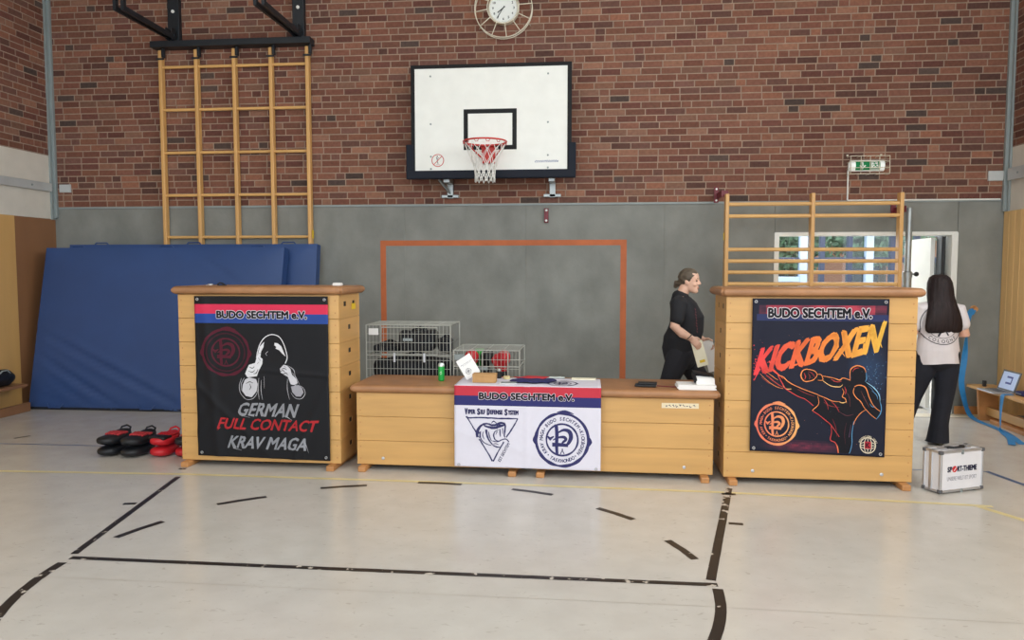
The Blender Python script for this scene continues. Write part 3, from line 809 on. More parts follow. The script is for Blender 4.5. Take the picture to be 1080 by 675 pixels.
def red_plate(name, x, z0, z1, label):
    t = thing(name, label, 'wall fitting', (x, W, (z0+z1)/2)); h = (z1-z0)/2
    obj('plate', box(-.025, .025, -.03, .0, -h, h, bevel=.004), 'wine_red', t)
    for z in (-h+.025, h-.025): bm = B(); add_lathe(bm, [(.014, -.03), (.014, -.036), (.008, -.04)], (0, 0, z), 10, 'y'); obj('screw', bm, 'white_paint', t)
    return t
red_plate('wall_fitting', -.483, 2.205, 2.375, 'small dark red wall fitting below the right side of the backboard')

# wall bars swung out from the wall
WY = W-.35
wb = thing('wall_bars', 'light wooden wall bars with three uprights standing before the doorway', 'wall bars', (2.47, WY, 0))
wx = [1.548, 2.472, 3.405]
for x in wx: obj('upright', box(x-.021, x+.021, WY-.05, WY+.05, 0, 2.49, bevel=.008), 'beech', wb, world=True)
for z in (2.375, 2.243, 1.873, 1.745, 1.62, 1.49, 1.36, 1.23, 1.1, .97, .84, .71, .58, .45, .32, .19):
    bm = B(); rg = []
    for x in (wx[0], wx[2]): rg.append([Vector((x, WY-.02+.017*math.cos(2*math.pi*k/12), z+.021*math.sin(2*math.pi*k/12))) for k in range(12)])
    add_loft(bm, rg); o = obj('rung', bm, 'beech_rung', wb, world=True); smooth_angle(o)
for x, z in ((1.50, 2.515), (3.47, 2.33)):
    bm = B(); add_box(bm, x-.04, x+.012, W-.03, W-.004, z-.09, z+.09, bevel=.004); add_box(bm, x-.006, x+.006, WY+.02, W-.02, z-.05, z+.02); add_box(bm, min(x, x+(.07 if x < 2 else -.07)), max(x, x+(.07 if x < 2 else -.07)), WY+.05, WY+.07, z-.05, z+.02)
    br = obj('hinge_bracket', bm, 'wine_red', wb, world=True)
    for dz in (-.065, .065): bm = B(); add_lathe(bm, [(.012, -.03), (.012, -.036)], (x-.014, W, z+dz), 10, 'y'); obj('screw', bm, 'white_paint', br, world=True)
obj('sticker', box(wx[0]-.03, wx[0]-.026, WY-.03, WY+.01, 1.98, 2.06), 'yellow_tag', wb, world=True, label='small yellow sticker')

ps = thing('steel_post', 'upright silver steel net post beside the wall bars', 'net post', (3.53, 8.80, 0))
bm = B(); add_lathe(bm, [(.034, 1.3), (.034, 2.31), (.028, 2.33)], (0, 0, 0), 20); o = obj('upper_tube', bm, 'galvanised', ps); smooth_angle(o)
bm = B(); add_lathe(bm, [(.045, 0), (.045, 1.56), (.052, 1.562), (.052, 1.62), (.04, 1.63)], (0, 0, 0), 20); o = obj('lower_tube', bm, 'galvanised', ps); smooth_angle(o)
bm = B(); add_tube(bm, [(.03, 0, 1.6), (.075, -.01, 1.6)], .008, 8); add_ellipsoid(bm, (.09, -.012, 1.6), (.026, .026, .026)); obj('clamp_knob', bm, 'dark', ps, smooth=True)

# ------------------------------------------------------------------ crash mats
def crash_mat(name, label, x0, x1, yb, yt, th, h, shear, creases):
    t = thing(name, label, 'crash mat', ((x0+x1)/2, yb, 0))
    ax = Vector(((shear), yt-yb, h)); up = ax.normalized(); nrm = Vector((1, 0, 0)).cross(up).normalized()   # nrm points to the wall side or the hall
    if nrm.y > 0: nrm = -nrm
    nx, nz = 60, 44; L = ax.length; bm = B(); wdt = x1-x0
    def P(i, j, back):
        u, v = i/nx, j/nz
        p = Vector((x0+wdt*u, yb, .012))+up*(L*v); d = 0
        if not back:
            edge = min(u, 1-u, v, 1-v); d += .035*(1-math.exp(-edge*14))
            for (ua, va, ub, vb, dep, wd_) in creases:
                a, b, q = Vector((ua*wdt, va*L)), Vector((ub*wdt, vb*L)), Vector((u*wdt, v*L))
                tt = max(0, min(1, (q-a).dot(b-a)/(b-a).length_squared)); dd = (q-a-(b-a)*tt).length
                k = math.sin(math.pi*max(.05, min(.95, tt)))
                d += -dep*k*math.exp(-(dd/wd_)**2)+dep*.6*k*math.exp(-((dd-wd_*2)/wd_)**2)
            d += .006*noise.noise(Vector((u*4, v*3, yb)))
        return p+nrm*(d if not back else -th)
    grid = [[bm.verts.new(P(i, j, False)) for i in range(nx+1)] for j in range(nz+1)]
    bk_ = [[bm.verts.new(P(i, j, True)) for i in (0, nx)] for j in (0, nz)]
    for j in range(nz):
        for i in range(nx): bm.faces.new((grid[j][i], grid[j][i+1], grid[j+1][i+1], grid[j+1][i]))
    bm.faces.new([bk_[0][0], bk_[0][1], bk_[1][1], bk_[1][0]])
    bm.faces.new([grid[nz][i] for i in range(nx+1)]+[bk_[1][1], bk_[1][0]]); bm.faces.new([grid[0][i] for i in range(nx, -1, -1)]+[bk_[0][0], bk_[0][1]])
    bm.faces.new([grid[j][0] for j in range(nz, -1, -1)]+[bk_[0][0], bk_[1][0]]); bm.faces.new([grid[j][nx] for j in range(nz+1)]+[bk_[1][1], bk_[0][1]])
    o = obj('cover', bm, 'blue_mat', t, world=True); smooth_angle(o, 50)
    bm = B(); q0 = Vector((x0+.01, yb, .0)); add_box(bm, x0+.01, x1-.01, yb-.004, yb+th*.9, 0, .03); obj('anti_slip_base', bm, 'mat_base', t, world=True)
    for u in (.12, .5, .88):
        for v in (0, 1):
            p = Vector((x0+wdt*u, yb, .012))+up*(L*v)-nrm*(-.01 if v == 0 else th*.5)
            bm = B()
            if v: add_tube(bm, [p+Vector((-.1, 0, -.01)), p+Vector((-.07, 0, .03)), p+Vector((.07, 0, .03)), p+Vector((.1, 0, -.01))], .009, 6)
            else: add_tube(bm, [p+Vector((-.1, -.012, .06)), p+Vector((-.07, -.03, .018)), p+Vector((.07, -.03, .018)), p+Vector((.1, -.012, .06))], .007, 6)
            obj('handle_loop', bm, 'blue_mat', t, world=True)
    return t
crash_mat('crash_mat', 'big blue crash mat leaning in front, its whole face showing', -6.58, -3.60, 8.30, 8.62, .14, 1.9, .07,
          [(-.02, .50, .70, -.02, .028, .03), (-.01, .36, .42, -.02, .026, .026), (.05, .22, .28, .0, .02, .022), (.02, .10, .2, .0, .016, .018), (.66, .95, .86, .74, .016, .025)])
crash_mat('crash_mat', 'blue crash mat behind the front one, next to the wooden climbing lattice', -6.40, -3.245, 8.62, 8.845, .12, 1.945, .03, [])

# low bench along the left wall with a black bag
gb = thing('gym_bench', 'wooden gym bench along the left wall, cut by the frame edge', 'bench', (LX+.2, 7.2, 0))
obj('seat', box(LX+.03, LX+.29, 5.6, 8.12, .30, .335, bevel=.006), 'wood_panel_dark', gb, world=True)
obj('beam', box(LX+.2, LX+.25, 5.7, 8.2, .0, .10, bevel=.006), 'wood_panel_dark', gb, world=True)
for y in (6.0, 7.5): obj('leg', box(LX+.05, LX+.27, y-.02, y+.02, 0, .30, bevel=.005), 'wood_panel_dark', gb, world=True)
sb = thing('sports_bag', 'black sports bag lying on the left bench at the frame edge', 'bag', (LX+.17, 7.82, .335))
bm = B(); add_limb(bm, [(0, -.2, .1), (0, .02, .1), (0, .12, .09)], [(.105, .1), (.11, .1), (.1, .085)], side=(1, 0, 0)); bm = remesh(bm, .02, 2, .02, 12)
bmesh.ops.translate(bm, vec=(0, 0, -min(v.co.z for v in bm.verts)), verts=bm.verts)
obj('bag_body', bm, 'black_leather', sb, smooth=True)
bm = B(); add_tube(bm, [(.08, -.1, .14), (.1, -.05, .19), (.1, .03, .19), (.085, .08, .14)], .008, 6); obj('carry_handle', bm, 'grey_paint', sb)

# ------------------------------------------------------------------ vaulting boxes
def vaulting_box(label, loc, rz, wd, n, dp=.55, group=None):
    """front bottom-left corner at loc; local x along the front, y to the back"""
    t = thing('vaulting_box', label, 'vaulting box', loc, rz, group)
    h = .2; rnd = random.Random(label)
    for k in range(n):
        z0 = .045+k*h; bm = B()
        add_box(bm, 0, wd, 0, .03, z0+.001, z0+h-.0012, bevel=.003, seg=1, mi=0); add_box(bm, 0, wd, dp-.03, dp, z0+.001, z0+h-.0012, bevel=.003, seg=1, mi=0)
        for x in (0, wd-.03):                                   # end boards with a hand hole, built round the hole
            ya, yb = .031, dp-.031; hw = .055; hz0, hz1 = z0+.10, z0+.14
            spots = [dp/2] if k < n-1 else [dp*.3, dp*.72]
            hz = [(s-.035, s+.035) for s in spots]; q = ya
            for a, b in hz:
                add_box(bm, x+.002, x+.028, q, a, z0+.001, z0+h-.0012, mi=1); add_box(bm, x+.002, x+.028, a, b, z0+.001, hz0, mi=1); add_box(bm, x+.002, x+.028, a, b, hz1, z0+h-.0012, mi=1); q = b
            add_box(bm, x+.002, x+.028, q, yb, z0+.001, z0+h-.0012, mi=1)
            add_box(bm, x+(.006 if x == 0 else .02), x+(.009 if x == 0 else .0235), ya+.1, yb-.1, z0+.09, z0+.15, mi=2)  # dark plate just behind the hand hole stands for the unlit inside of the box
        for x in (.03, wd-.03):
            for z in (z0+.05, z0+.15): add_lathe(bm, [(.006, -.0005), (.003, -.0015)], (x, 0, z), 8, 'y', mi=3)
        s = obj('box_section', bm, ['birch', 'birch_end', 'dark', 'foot_wood'], t); smooth_angle(s, 30)
    zt = .045+n*h; bm = B(); rows = []
    for k in range(11):                                         # rounded leather top
        a = math.pi*k/10-math.pi/2; rows.append((math.cos(a), math.sin(a)))
    ov, th = .045, .034; rings = []
    for c, s in rows:
        o = -ov+.034-.034*c; rings.append([Vector(p) for p in ((o, o, zt+th+s*th), (wd-o, o, zt+th+s*th), (wd-o, dp-o, zt+th+s*th), (o, dp-o, zt+th+s*th))])
    add_loft(bm, rings)
    bmesh.ops.bevel(bm, geom=[e for e in bm.edges if abs((e.verts[0].co-e.verts[1].co).z) > .001 and (e.verts[0].co-e.verts[1].co).length < .05], offset=.02, segments=3, affect='EDGES')
    o = obj('padded_top', bm, 'leather', t); smooth_angle(o, 50)
    for x in (.03, wd-.1):
        bm = B(); add_box(bm, x, x+.065, -.085, dp+.085, 0, .044, bevel=.008); obj('foot', bm, 'foot_wood', t)
    for x in (.22, wd-.22):
        bm = B(); add_lathe(bm, [(.013, -.001), (.013, -.004), (.007, -.006)], (x, 0, .1), 12, 'y'); obj('screw_head', bm, 'aluminium', t)
    return t
GRP = 'wooden vaulting boxes used as a stand'
box_l = vaulting_box('tall wooden vaulting box at left carrying the black hooded-figure banner', (-3.40, 6.03, 0), R(-.5), 1.385, 7)
box_r = vaulting_box('tall wooden vaulting box at right carrying the kickboxing banner', (1.063, 5.925, 0), R(-.8), 1.39, 7)
box_a = vaulting_box('low three-tier vaulting box touching the tall left box, green can on it', (-1.88, 6.03, 0), R(-1.2), 1.365, 3)
box_b = vaulting_box('low three-tier vaulting box touching the tall right box, papers on it', (-.42, 5.998, 0), R(-1.2), 1.41, 3)
obj('sticker', box(1.386, 1.389, .33, .43, 1.31, 1.36), 'yellow_tag', box_l, label='small yellow sticker')
art = Art(); art.rect(0, 0, 38, 5.4, (236, 222, 190), nx=8)
rnd = random.Random(11)
for i in range(9): art.stroke([(4+i*3.5+k*.55, 2.8+rnd.uniform(-1.3, 1.3)) for k in range(5)], .6, (70, 62, 90), 1)
art.build('name_tape', lambda x, y, h: Vector((1.01+x*.0075, -.001-h, .608-y*.0075)), box_b, label='masking tape strip with faded handwriting')

# ------------------------------------------------------------------ banners
NAVY, BLK, REDS, BLUS = (46, 48, 98), (20, 20, 24), (214, 52, 84), (42, 74, 150)
def banner(name, label, P0, P1, zt, zb, fcol, nx, nz, wob, m='banner', sag=0, skew=0):
    """hanging sheet between P0 and P1 (top corners); returns thing and surface map (u, v in 0..1, height)"""
    P0, P1 = Vector(P0), Vector(P1); t = thing(name, label, 'banner', (P0.x, P0.y, zb))
    ex_ = (P1-P0); n = Vector((ex_.y, -ex_.x, 0)).normalized()
    if n.y > 0: n = -n
    def S(u, v, h=0):
        z = zt+(P1.z-P0.z if False else 0)*u; z = zt-(zt-zb)*v-sag*math.sin(math.pi*u)*(1-v)-skew*u*v
        return P0+ex_*u+Vector((0, 0, z-P0.z))+n*(wob(u, v)+h)-t.location
    bm = B(); g = [[bm.verts.new(S(i/nx, j/nz)) for i in range(nx+1)] for j in range(nz+1)]; fs = []
    for j in range(nz):
        for i in range(nx): bm.faces.new((g[j][i], g[j+1][i], g[j+1][i+1], g[j][i+1])); fs.append(((i+.5)/nx, (j+.5)/nz))
    me = bpy.data.meshes.new('sheet'); bm.to_mesh(me); bm.free()
    a = me.color_attributes.new('Col', 'FLOAT_COLOR', 'CORNER')
    for p, (u, v) in zip(me.polygons, fs):
        for li in p.loop_indices: a.data[li].color = (*lin(fcol(u, v)), 1)
        p.use_smooth = True
    me.materials.append(M[m]); o = bpy.data.objects.new('sheet', me); COL.objects.link(o); o.parent = t
    s = o.modifiers.new('thickness', 'SOLIDIFY'); s.thickness = .0012; s.offset = -1 if True else 1
    for (u, v) in ((.025, .02), (.975, .02), (.03, .98), (.97, .98)):
        if name == 'table_cover_banner' and v < .5: continue
        bm = B(); c = S(u, v, .002); pts = [c+Vector((.009*math.cos(2*math.pi*k/16), -.0015, .009*math.sin(2*math.pi*k/16))) for k in range(16)]
        add_tube(bm, pts, .0035, 6, closed=True); obj('eyelet', bm, 'steel', t, smooth=True)
    return t, S
def club_emblem(art, cx, cy, r, col, ring_t, words=True, rough=.35):
    k = r/100
    art.ring(cx, cy, 95*k, 10*k, col, 0, rough=rough, n=96); art.ring(cx, cy, 57*k, 6.5*k, col, 0, rough=rough*.6, n=72)
    art.stroke([(cx-20*k, cy-99*k), (cx+10*k, cy-103*k), (cx+42*k, cy-94*k)], [2*k, 9*k, 2*k], col)
    art.stroke([(cx-99*k, cy-14*k), (cx-102*k, cy+4*k), (cx-92*k, cy+24*k)], [3*k, 11*k, 3*k], col); art.stroke([(cx+99*k, cy-10*k), (cx+103*k, cy+6*k), (cx+94*k, cy+24*k)], [3*k, 11*k, 3*k], col)
    if words:
        for t, am, sp, ins in (('BUDO SECHTEM', 0, 106, False), ('KICKBOXEN', 97, 68, False), ('TAEKWONDO', 180, 70, True), ('KRAV MAGA', -97, 68, False)):
            art.arc_text(t, cx, cy, 76*k, 17.5*k, am, sp, col, 0, .03, inside=ins, shear=.12)
        for a in (-59, 59, 140, 222): art.disc(cx+75*k*math.sin(R(a)), cy-75*k*math.cos(R(a)), 2.6*k, col, n=8)
    # brush sign in the middle: upright, cross bar, hooked double bow, small figure
    art.stroke([(cx-22*k, cy-56*k), (cx-19*k, cy-20*k), (cx-20*k, cy+20*k), (cx-18*k, cy+52*k)], [12*k, 13*k, 12*k, 10*k], col)
    art.stroke([(cx-36*k, cy+18*k), (cx-5*k, cy+18*k), (cx+22*k, cy+20*k)], [15*k, 13*k, 11*k], col)
    art.stroke([(cx-14*k, cy-26*k), (cx+6*k, cy-36*k), (cx+26*k, cy-30*k), (cx+32*k, cy-10*k), (cx+24*k, cy+10*k), (cx+14*k, cy+20*k)], [5*k, 10*k, 15*k, 15*k, 12*k, 6*k], col)
    art.stroke([(cx-34*k, cy+2*k), (cx-14*k, cy-8*k), (cx+6*k, cy-10*k), (cx+14*k, cy-2*k), (cx+4*k, cy+8*k), (cx-2*k, cy+14*k)], [3*k, 7*k, 11*k, 11*k, 8*k, 3*k], col)
    art.stroke([(cx-52*k, cy-12*k), (cx-44*k, cy-4*k), (cx-30*k, cy-12*k)], [5*k, 10*k, 4*k], col); art.stroke([(cx-46*k, cy+2*k), (cx-40*k, cy-2*k)], 6*k, col)
    art.stroke([(cx+1*k, cy+32*k), (cx+1*k, cy+40*k)], 4*k, col); art.stroke([(cx-6*k, cy+52*k), (cx+1*k, cy+40*k), (cx+8*k, cy+52*k)], 3*k, col)
    return art

# left banner, in picture units: x 205.4..344.5, y 312..483
def wob_l(u, v):
    f = .004*noise.noise(Vector((u*3.1, v*2.3, 1)))+.003*noise.noise(Vector((u*7+v*4, v*3-u*2, 5)))
    f += .008*math.exp(-((u*1.5+v-.95-.1*math.sin(v*5))/.06)**2)*(1-u)*max(0, min(1, (v-.15)*6))
    f += .009*math.exp(-((u-.06-.1*v)/.035)**2)+.007*math.exp(-((v-.43-.05*u)/.012)**2)*u
    f += .012*math.exp(-((u+v*.55-1.28)/.03)**2)*v+.008*math.exp(-((u*.8-v+.55)/.03)**2)*(1-u)
    return f+.007
def col_l(u, v):
    if .053 < v < .108: return REDS
    if .108 <= v < .165: return BLUS
    return (25, 26, 30)
ban_l, S_l = banner('club_banner', 'black banner with grey hooded fighter on the tall left vaulting box', (-3.243, 6.012, 1.432), (-2.098, 6.003, 1.432), 1.432, .092, col_l, 60, 120, wob_l, skew=.02)
def sl(x, y, h): return S_l((x-205.4)/139.6, (y-312)/171.5, h)
art = Art(); art.text('BUDO SECHTEM e.V.', 228.6, 327.3, 323, 335.6, BLK, 0, bold=.04, outline=(212, 210, 218), ow=.05)
art.build('club_name', sl, ban_l)
art = Art(); rc = (84, 24, 42); club_emblem(art, 257-19.5, 371.5, 25.5, rc, 0, words=False, rough=.5); art.ring(237.5, 371.5, 20, 1.2, (66, 20, 36), rough=.6)
art.build('club_emblem', sl, ban_l, label='dim red round emblem')
art = Art()
art.text('GERMAN', 250, 424.5, 311.5, 439, (152, 154, 160), bold=.018, shear=.35, jit=.07); art.text('FULL CONTACT', 228.5, 441.5, 332, 453.5, (176, 42, 48), bold=.018, shear=.35, jit=.07); art.text('KRAV MAGA', 239, 460.5, 322, 474, (148, 151, 158), bold=.018, shear=.35, jit=.07)
for a, b, wd_, c in (((251, 438), (262, 440.5), .8, (150, 152, 158)), ((300, 438), (306, 442), .9, (176, 178, 184)), ((230, 452), (227, 455), .8, (196, 52, 56)), ((318, 461), (322.5, 476), .9, (170, 173, 180)), ((243, 474), (252, 476), .8, (170, 173, 180))): art.stroke([a, b], [wd_, .2], c)
art.build('slogan_lettering', sl, ban_l)
art = Art()                                                         # hooded boxer line drawing
def p5(x, y): return (230+x/4.658, 340+y/4.655)
WH, GR, DK = (222, 222, 226), (158, 158, 166), (24, 24, 28)
def pp(l): return [p5(*q) for q in l]
art.poly(pp([(232, 66), (262, 56), (292, 60), (318, 90), (330, 128), (336, 170), (322, 190), (250, 196), (215, 180), (193, 150), (200, 112), (216, 82)]), DK, 0, 3)
art.poly(pp([(196, 150), (204, 116), (226, 92), (222, 118), (210, 140), (206, 168), (216, 176), (214, 200), (196, 236), (186, 262), (140, 268), (130, 250), (150, 206), (180, 196), (186, 176)]), WH, 1, 3)
art.stroke(pp([(188, 172), (194, 140), (206, 104), (226, 74), (252, 58), (276, 57), (300, 68), (318, 96), (330, 132), (336, 168), (326, 196)]), .9, WH, 2)
art.poly(pp([(276, 96), (290, 98), (308, 112), (318, 136), (328, 162), (312, 148), (298, 132), (280, 124), (284, 116), (274, 108)]), WH, 2, 3)
art.poly(pp([(148, 268), (182, 276), (190, 300), (184, 336), (160, 366), (130, 360), (112, 336), (116, 306), (128, 280)]), (200, 200, 206), 1, 3)
art.poly(pp([(318, 202), (334, 206), (350, 222), (358, 250), (378, 270), (384, 292), (372, 306), (350, 296), (338, 262), (318, 250), (304, 240), (300, 222)]), (206, 206, 212), 1, 3)
art.poly(pp([(352, 308), (386, 300), (404, 312), (412, 336), (398, 356), (376, 356), (358, 336)]), GR, 1, 3)
for l in ([(300, 238), (314, 230), (326, 238)], [(306, 226), (320, 220), (334, 228)], [(312, 250), (330, 242), (338, 252)], [(346, 296), (366, 302), (384, 292)], [(320, 208), (330, 216)], [(150, 216), (166, 222), (176, 214)], [(146, 236), (164, 242), (178, 232)], [(190, 200), (200, 190)], [(170, 250), (184, 246), (194, 226)], [(132, 300), (150, 290), (168, 296)], [(150, 300), (156, 316), (148, 330)], [(200, 150), (212, 146)], [(196, 170), (206, 186)]):
    art.stroke(pp(l), [.3, .9, .3], DK, 2)
for l in ([(112, 272), (100, 310), (104, 346), (126, 372)], [(126, 270), (110, 300), (108, 334)], [(104, 346), (130, 376), (166, 372), (188, 340), (192, 300)], [(196, 270), (192, 320), (196, 376)], [(208, 280), (206, 330), (212, 376)], [(222, 262), (222, 320)], [(336, 270), (334, 320), (344, 372)], [(384, 300), (410, 312), (420, 340), (402, 366), (372, 364), (352, 340)], [(360, 240), (376, 262), (392, 296)], [(238, 160), (232, 150), (244, 138)], [(338, 206), (366, 226), (374, 256)]):
    art.stroke(pp(l), [.25, .6, .25], (190, 190, 196), 2)
art.build('hooded_figure', sl, ban_l)

# right banner: x 794.4..937.4 (top), y 315..478
def wob_r(u, v): return .006+.004*noise.noise(Vector((u*2.2, v*2.5, 8)))+.006*math.exp(-((u+v*.3-.12)/.04)**2)
def col_r(u, v):
    if .045 < u < .985 and .043 < v < .105: 
        k = .5+.5*noise.noise(Vector((u*9, v*22, 2)))
        k = max(0, min(1, k*.9+.35-(.5 if u < .1 or u > .9 else 0))); return tuple(a+(b-a)*k for a, b in zip((44, 34, 52), (176, 62, 78)))
    if .03 < u and .105 <= v < .15: return (44, 52, 92)
    k = max(0, 1-((u-.86)/.16)**2-((v-.46)/.2)**2); g = (27, 30, 47)
    g = tuple(a+(b-a)*k*.35 for a, b in zip(g, (60, 110, 160)))
    k2 = max(0, 1-((u-.42)/.36)**2-((v-.955)/.045)**2)*(.7+.5*noise.noise(Vector((u*20, v*50, 0)))); g = tuple(a+(b-a)*max(0, min(1, k2))*.55 for a, b in zip(g, (196, 62, 84)))
    return g
ban_r, S_r = banner('club_banner', 'dark blue kickboxing banner with a glowing orange kicker on the tall right vaulting box', (1.253, 5.905, 1.432), (2.241, 5.891, 1.432), 1.432, .262, col_r, 60, 70, wob_r, skew=.025)
def sr(x, y, h):
    v = min(.985, (y-315)/160.5); u = (x-794.4+3.5*v)/143; return S_r(u, v, h)
art = Art(); art.text('BUDO SECHTEM e.V.', 810.5, 324.5, 919.5, 335, (26, 26, 34), bold=.04, outline=(218, 212, 218), ow=.05)
art.build('club_name', sr, ban_r)
def grad(x, y):
    t = max(0, min(1, (x-795)/138)); a, b, c = (228, 62, 72), (240, 130, 62), (246, 196, 80)
    return tuple(p+(q-p)*t*2 for p, q in zip(a, b)) if t < .5 else tuple(p+(q-p)*(t*2-1) for p, q in zip(b, c))
art = Art(); art.text('KICKBOXEN', 798.5, 352.5, 931, 381.5, grad, bold=.035, shear=.30, slope=.215, jit=.06, grow=.1)
rnd = random.Random(6)
for x, y, dx, dy, wd_ in ((802, 388, -6, 12, 2.2), (812, 386, 16, 13, 3), (812, 380, 5, 8, 2), (838, 384, 12, -4, 2), (858, 363, -2, -6, 1.6), (886, 366, 6, 8, 2), (912, 360, -3, 12, 2), (927, 356, 3, 8, 1.8), (931, 344, 1, -8, 2)):
    art.stroke([(x, y), (x+dx, y+dy)], [wd_, .3], grad)
art.build('kickboxen_lettering', sr, ban_r, label='KICKBOXEN in red to yellow brush letters'); art = Art()
for k in range(46):
    x = rnd.gauss(800, 5); y = rnd.gauss(384, 9); art.disc(max(795.5, x), y, rnd.uniform(.2, .7), grad, n=6)
for k in range(70):
    art.disc(rnd.uniform(798, 932), rnd.uniform(348, 470), rnd.uniform(.12, .3), rnd.choice([(150, 110, 110), (120, 140, 180), (190, 130, 90)]), n=5)
for k in range(80):
    art.disc(rnd.gauss(922, 6), rnd.gauss(392, 12), rnd.uniform(.15, .45), rnd.choice([(90, 150, 200), (150, 190, 220), (70, 110, 170)]), n=5)
art.build('paint_splatter', sr, ban_r)['kind'] = 'stuff'
art = Art()
def p6(x, y): return (790+x/5.4, 360+y/5.4)
def q6(l): return [p6(*q) for q in l]
DB = (15, 16, 26)
art.poly(q6([(168, 188), (196, 192), (236, 226), (300, 258), (400, 292), (470, 318), (530, 322), (536, 250), (520, 240), (440, 222), (380, 214), (330, 220), (302, 196), (306, 166), (330, 148), (376, 156), (420, 180), (500, 196), (576, 206), (590, 190), (576, 150), (600, 126), (640, 120), (668, 146), (670, 200), (720, 244), (748, 290), (752, 390), (728, 416), (672, 360), (640, 384), (604, 430), (590, 560), (574, 634), (520, 640), (514, 560), (474, 540), (474, 470), (400, 410), (356, 370), (380, 350), (330, 318), (280, 300), (216, 262), (196, 240)]), DB, 0, 3)
OR, RD, YE, BL, PL = (244, 148, 84), (206, 70, 70), (250, 200, 130), (90, 150, 196), (150, 200, 226)
for l, w_, c in (
    ([(168, 188), (196, 194), (234, 226), (300, 256), (400, 290)], [.6, 1, .8, .6], OR), ([(170, 190), (196, 236), (216, 264), (278, 300), (326, 318), (372, 352)], [.8, 1.1, .7, .7], RD), ([(196, 238), (214, 262), (246, 262)], [.5, .9, .4], YE),
    ([(330, 148), (310, 158), (300, 182), (308, 206), (330, 218), (372, 206), (392, 178), (374, 156), (330, 148)], [.9, 1.2, .9, .6, .9], OR), ([(318, 170), (326, 190), (322, 208)], [.3, .9, .3], RD), ([(340, 160), (366, 172), (380, 196)], [.3, 1.1, .4], (140, 48, 56)),
    ([(392, 176), (416, 178), (424, 206), (396, 208)], [.4, .7, .4], OR), ([(424, 184), (486, 194), (520, 204), (540, 192), (580, 204)], [.5, 1.0, .5], OR), ([(424, 210), (470, 238), (520, 242), (536, 230)], [.4, .8, .4], YE), ([(470, 200), (500, 214), (530, 212)], [.2, .7, .2], RD),
    ([(580, 206), (578, 160), (590, 134), (624, 122), (656, 134), (668, 158)], [.4, .9, 1.1, .9, .4], OR), ([(668, 158), (672, 190), (664, 210)], [.4, .8, .3], BL), ([(592, 158), (604, 140), (630, 134)], [.2, .6, .2], RD),
    ([(670, 212), (716, 244), (744, 282), (748, 316)], [.4, 1.0, .8, .3], PL), ([(748, 316), (756, 350), (750, 384), (728, 414)], [.4, 1.0, .9, .4], BL), ([(700, 256), (728, 280), (736, 306)], [.2, .7, .2], BL),
    ([(604, 240), (622, 230), (650, 232), (670, 248), (690, 300), (716, 344), (750, 370)], [.6, 1.1, .8, .5], OR), ([(602, 246), (598, 270), (612, 296), (640, 320), (660, 352), (700, 392), (728, 412)], [.5, .9, .6, .5], OR), ([(690, 330), (706, 346), (722, 346)], [.3, .7, .3], BL),
    ([(534, 250), (544, 270), (536, 296), (552, 306), (560, 330)], [.3, 1.0, .4], OR), ([(548, 240), (556, 262), (552, 284)], [.3, .9, .3], RD), ([(520, 326), (540, 330), (560, 322)], [.3, .9, .3], YE),
    ([(400, 292), (440, 306), (480, 322), (524, 324)], [.5, .9, .4], OR), ([(396, 296), (402, 340), (372, 372), (366, 380)], [.3, .8, .4], OR), ([(366, 380), (400, 400), (440, 430), (474, 458), (520, 520)], [.6, .8, .5], RD), ([(430, 310), (450, 340), (456, 372)], [.2, .6, .2], RD), ([(470, 322), (500, 350), (520, 384)], [.2, .6, .2], RD),
    ([(474, 460), (476, 500), (470, 540), (500, 556), (512, 600), (516, 640)], [.5, .9, .6], RD), ([(500, 556), (512, 580), (520, 640)], [.2, .7, .5], OR), ([(672, 362), (640, 384), (612, 420), (600, 450)], [.3, .8, .4], OR), ([(602, 430), (592, 500), (592, 560), (574, 630)], [.4, .9, .5], BL), ([(586, 450), (576, 520)], [.2, .5], (110, 80, 110)),
    ([(430, 330), (470, 350), (520, 356)], [.2, .6, .2], (150, 60, 60)), ([(480, 420), (500, 470), (506, 520)], [.2, .7, .2], (130, 44, 54)), ([(520, 380), (560, 400), (600, 392)], [.2, .6, .2], (110, 60, 70)), ([(560, 270), (576, 300), (580, 350)], [.2, .6, .2], (120, 60, 60)), ([(280, 262), (330, 284), (380, 300)], [.2, .6, .2], (150, 60, 60)), ([(640, 260), (660, 300), (690, 350)], [.2, .6, .2], (130, 70, 60)), ([(680, 230), (700, 246), (716, 270)], [.2, .6, .2], (70, 110, 150)), ([(340, 168), (352, 190), (346, 206)], [.3, 1.2, .3], (120, 50, 50)), ([(560, 440), (550, 500), (556, 560)], [.2, .5, .2], (90, 40, 50)), ([(66, 160), (120, 200), (170, 240), (214, 258)], [.2, .6, .3], RD), ([(60, 176), (110, 222), (160, 252), (200, 262)], [.2, .6, .3], OR), ([(90, 160), (140, 196), (168, 214)], [.2, .6, .3], OR), ([(100, 190), (150, 226), (190, 250)], [.2, .8, .3], (180, 80, 60)), ([(70, 200), (120, 236)], [.2, .4], RD)):
    art.stroke(q6(l), w_, c, 2, rough=.25)
art.build('kicker_figure', sr, ban_r)
art = Art()
def g2(x, y):
    t = max(0, min(1, (x-797)/46)); return tuple(p+(q-p)*t for p, q in zip((226, 110, 90), (240, 178, 110)))
club_emblem(art, 820, 446, 22.5, g2, 0); art.build('club_emblem', sr, ban_r, label='orange round club emblem')
art = Art(); CW = (226, 214, 190)
art.ring(916.5, 464, 8, .9, CW, rough=0); art.ring(916.5, 464, 4, .7, CW, rough=0, ry=8); art.ring(916.5, 464, 8, .7, CW, rough=0, ry=3.6)
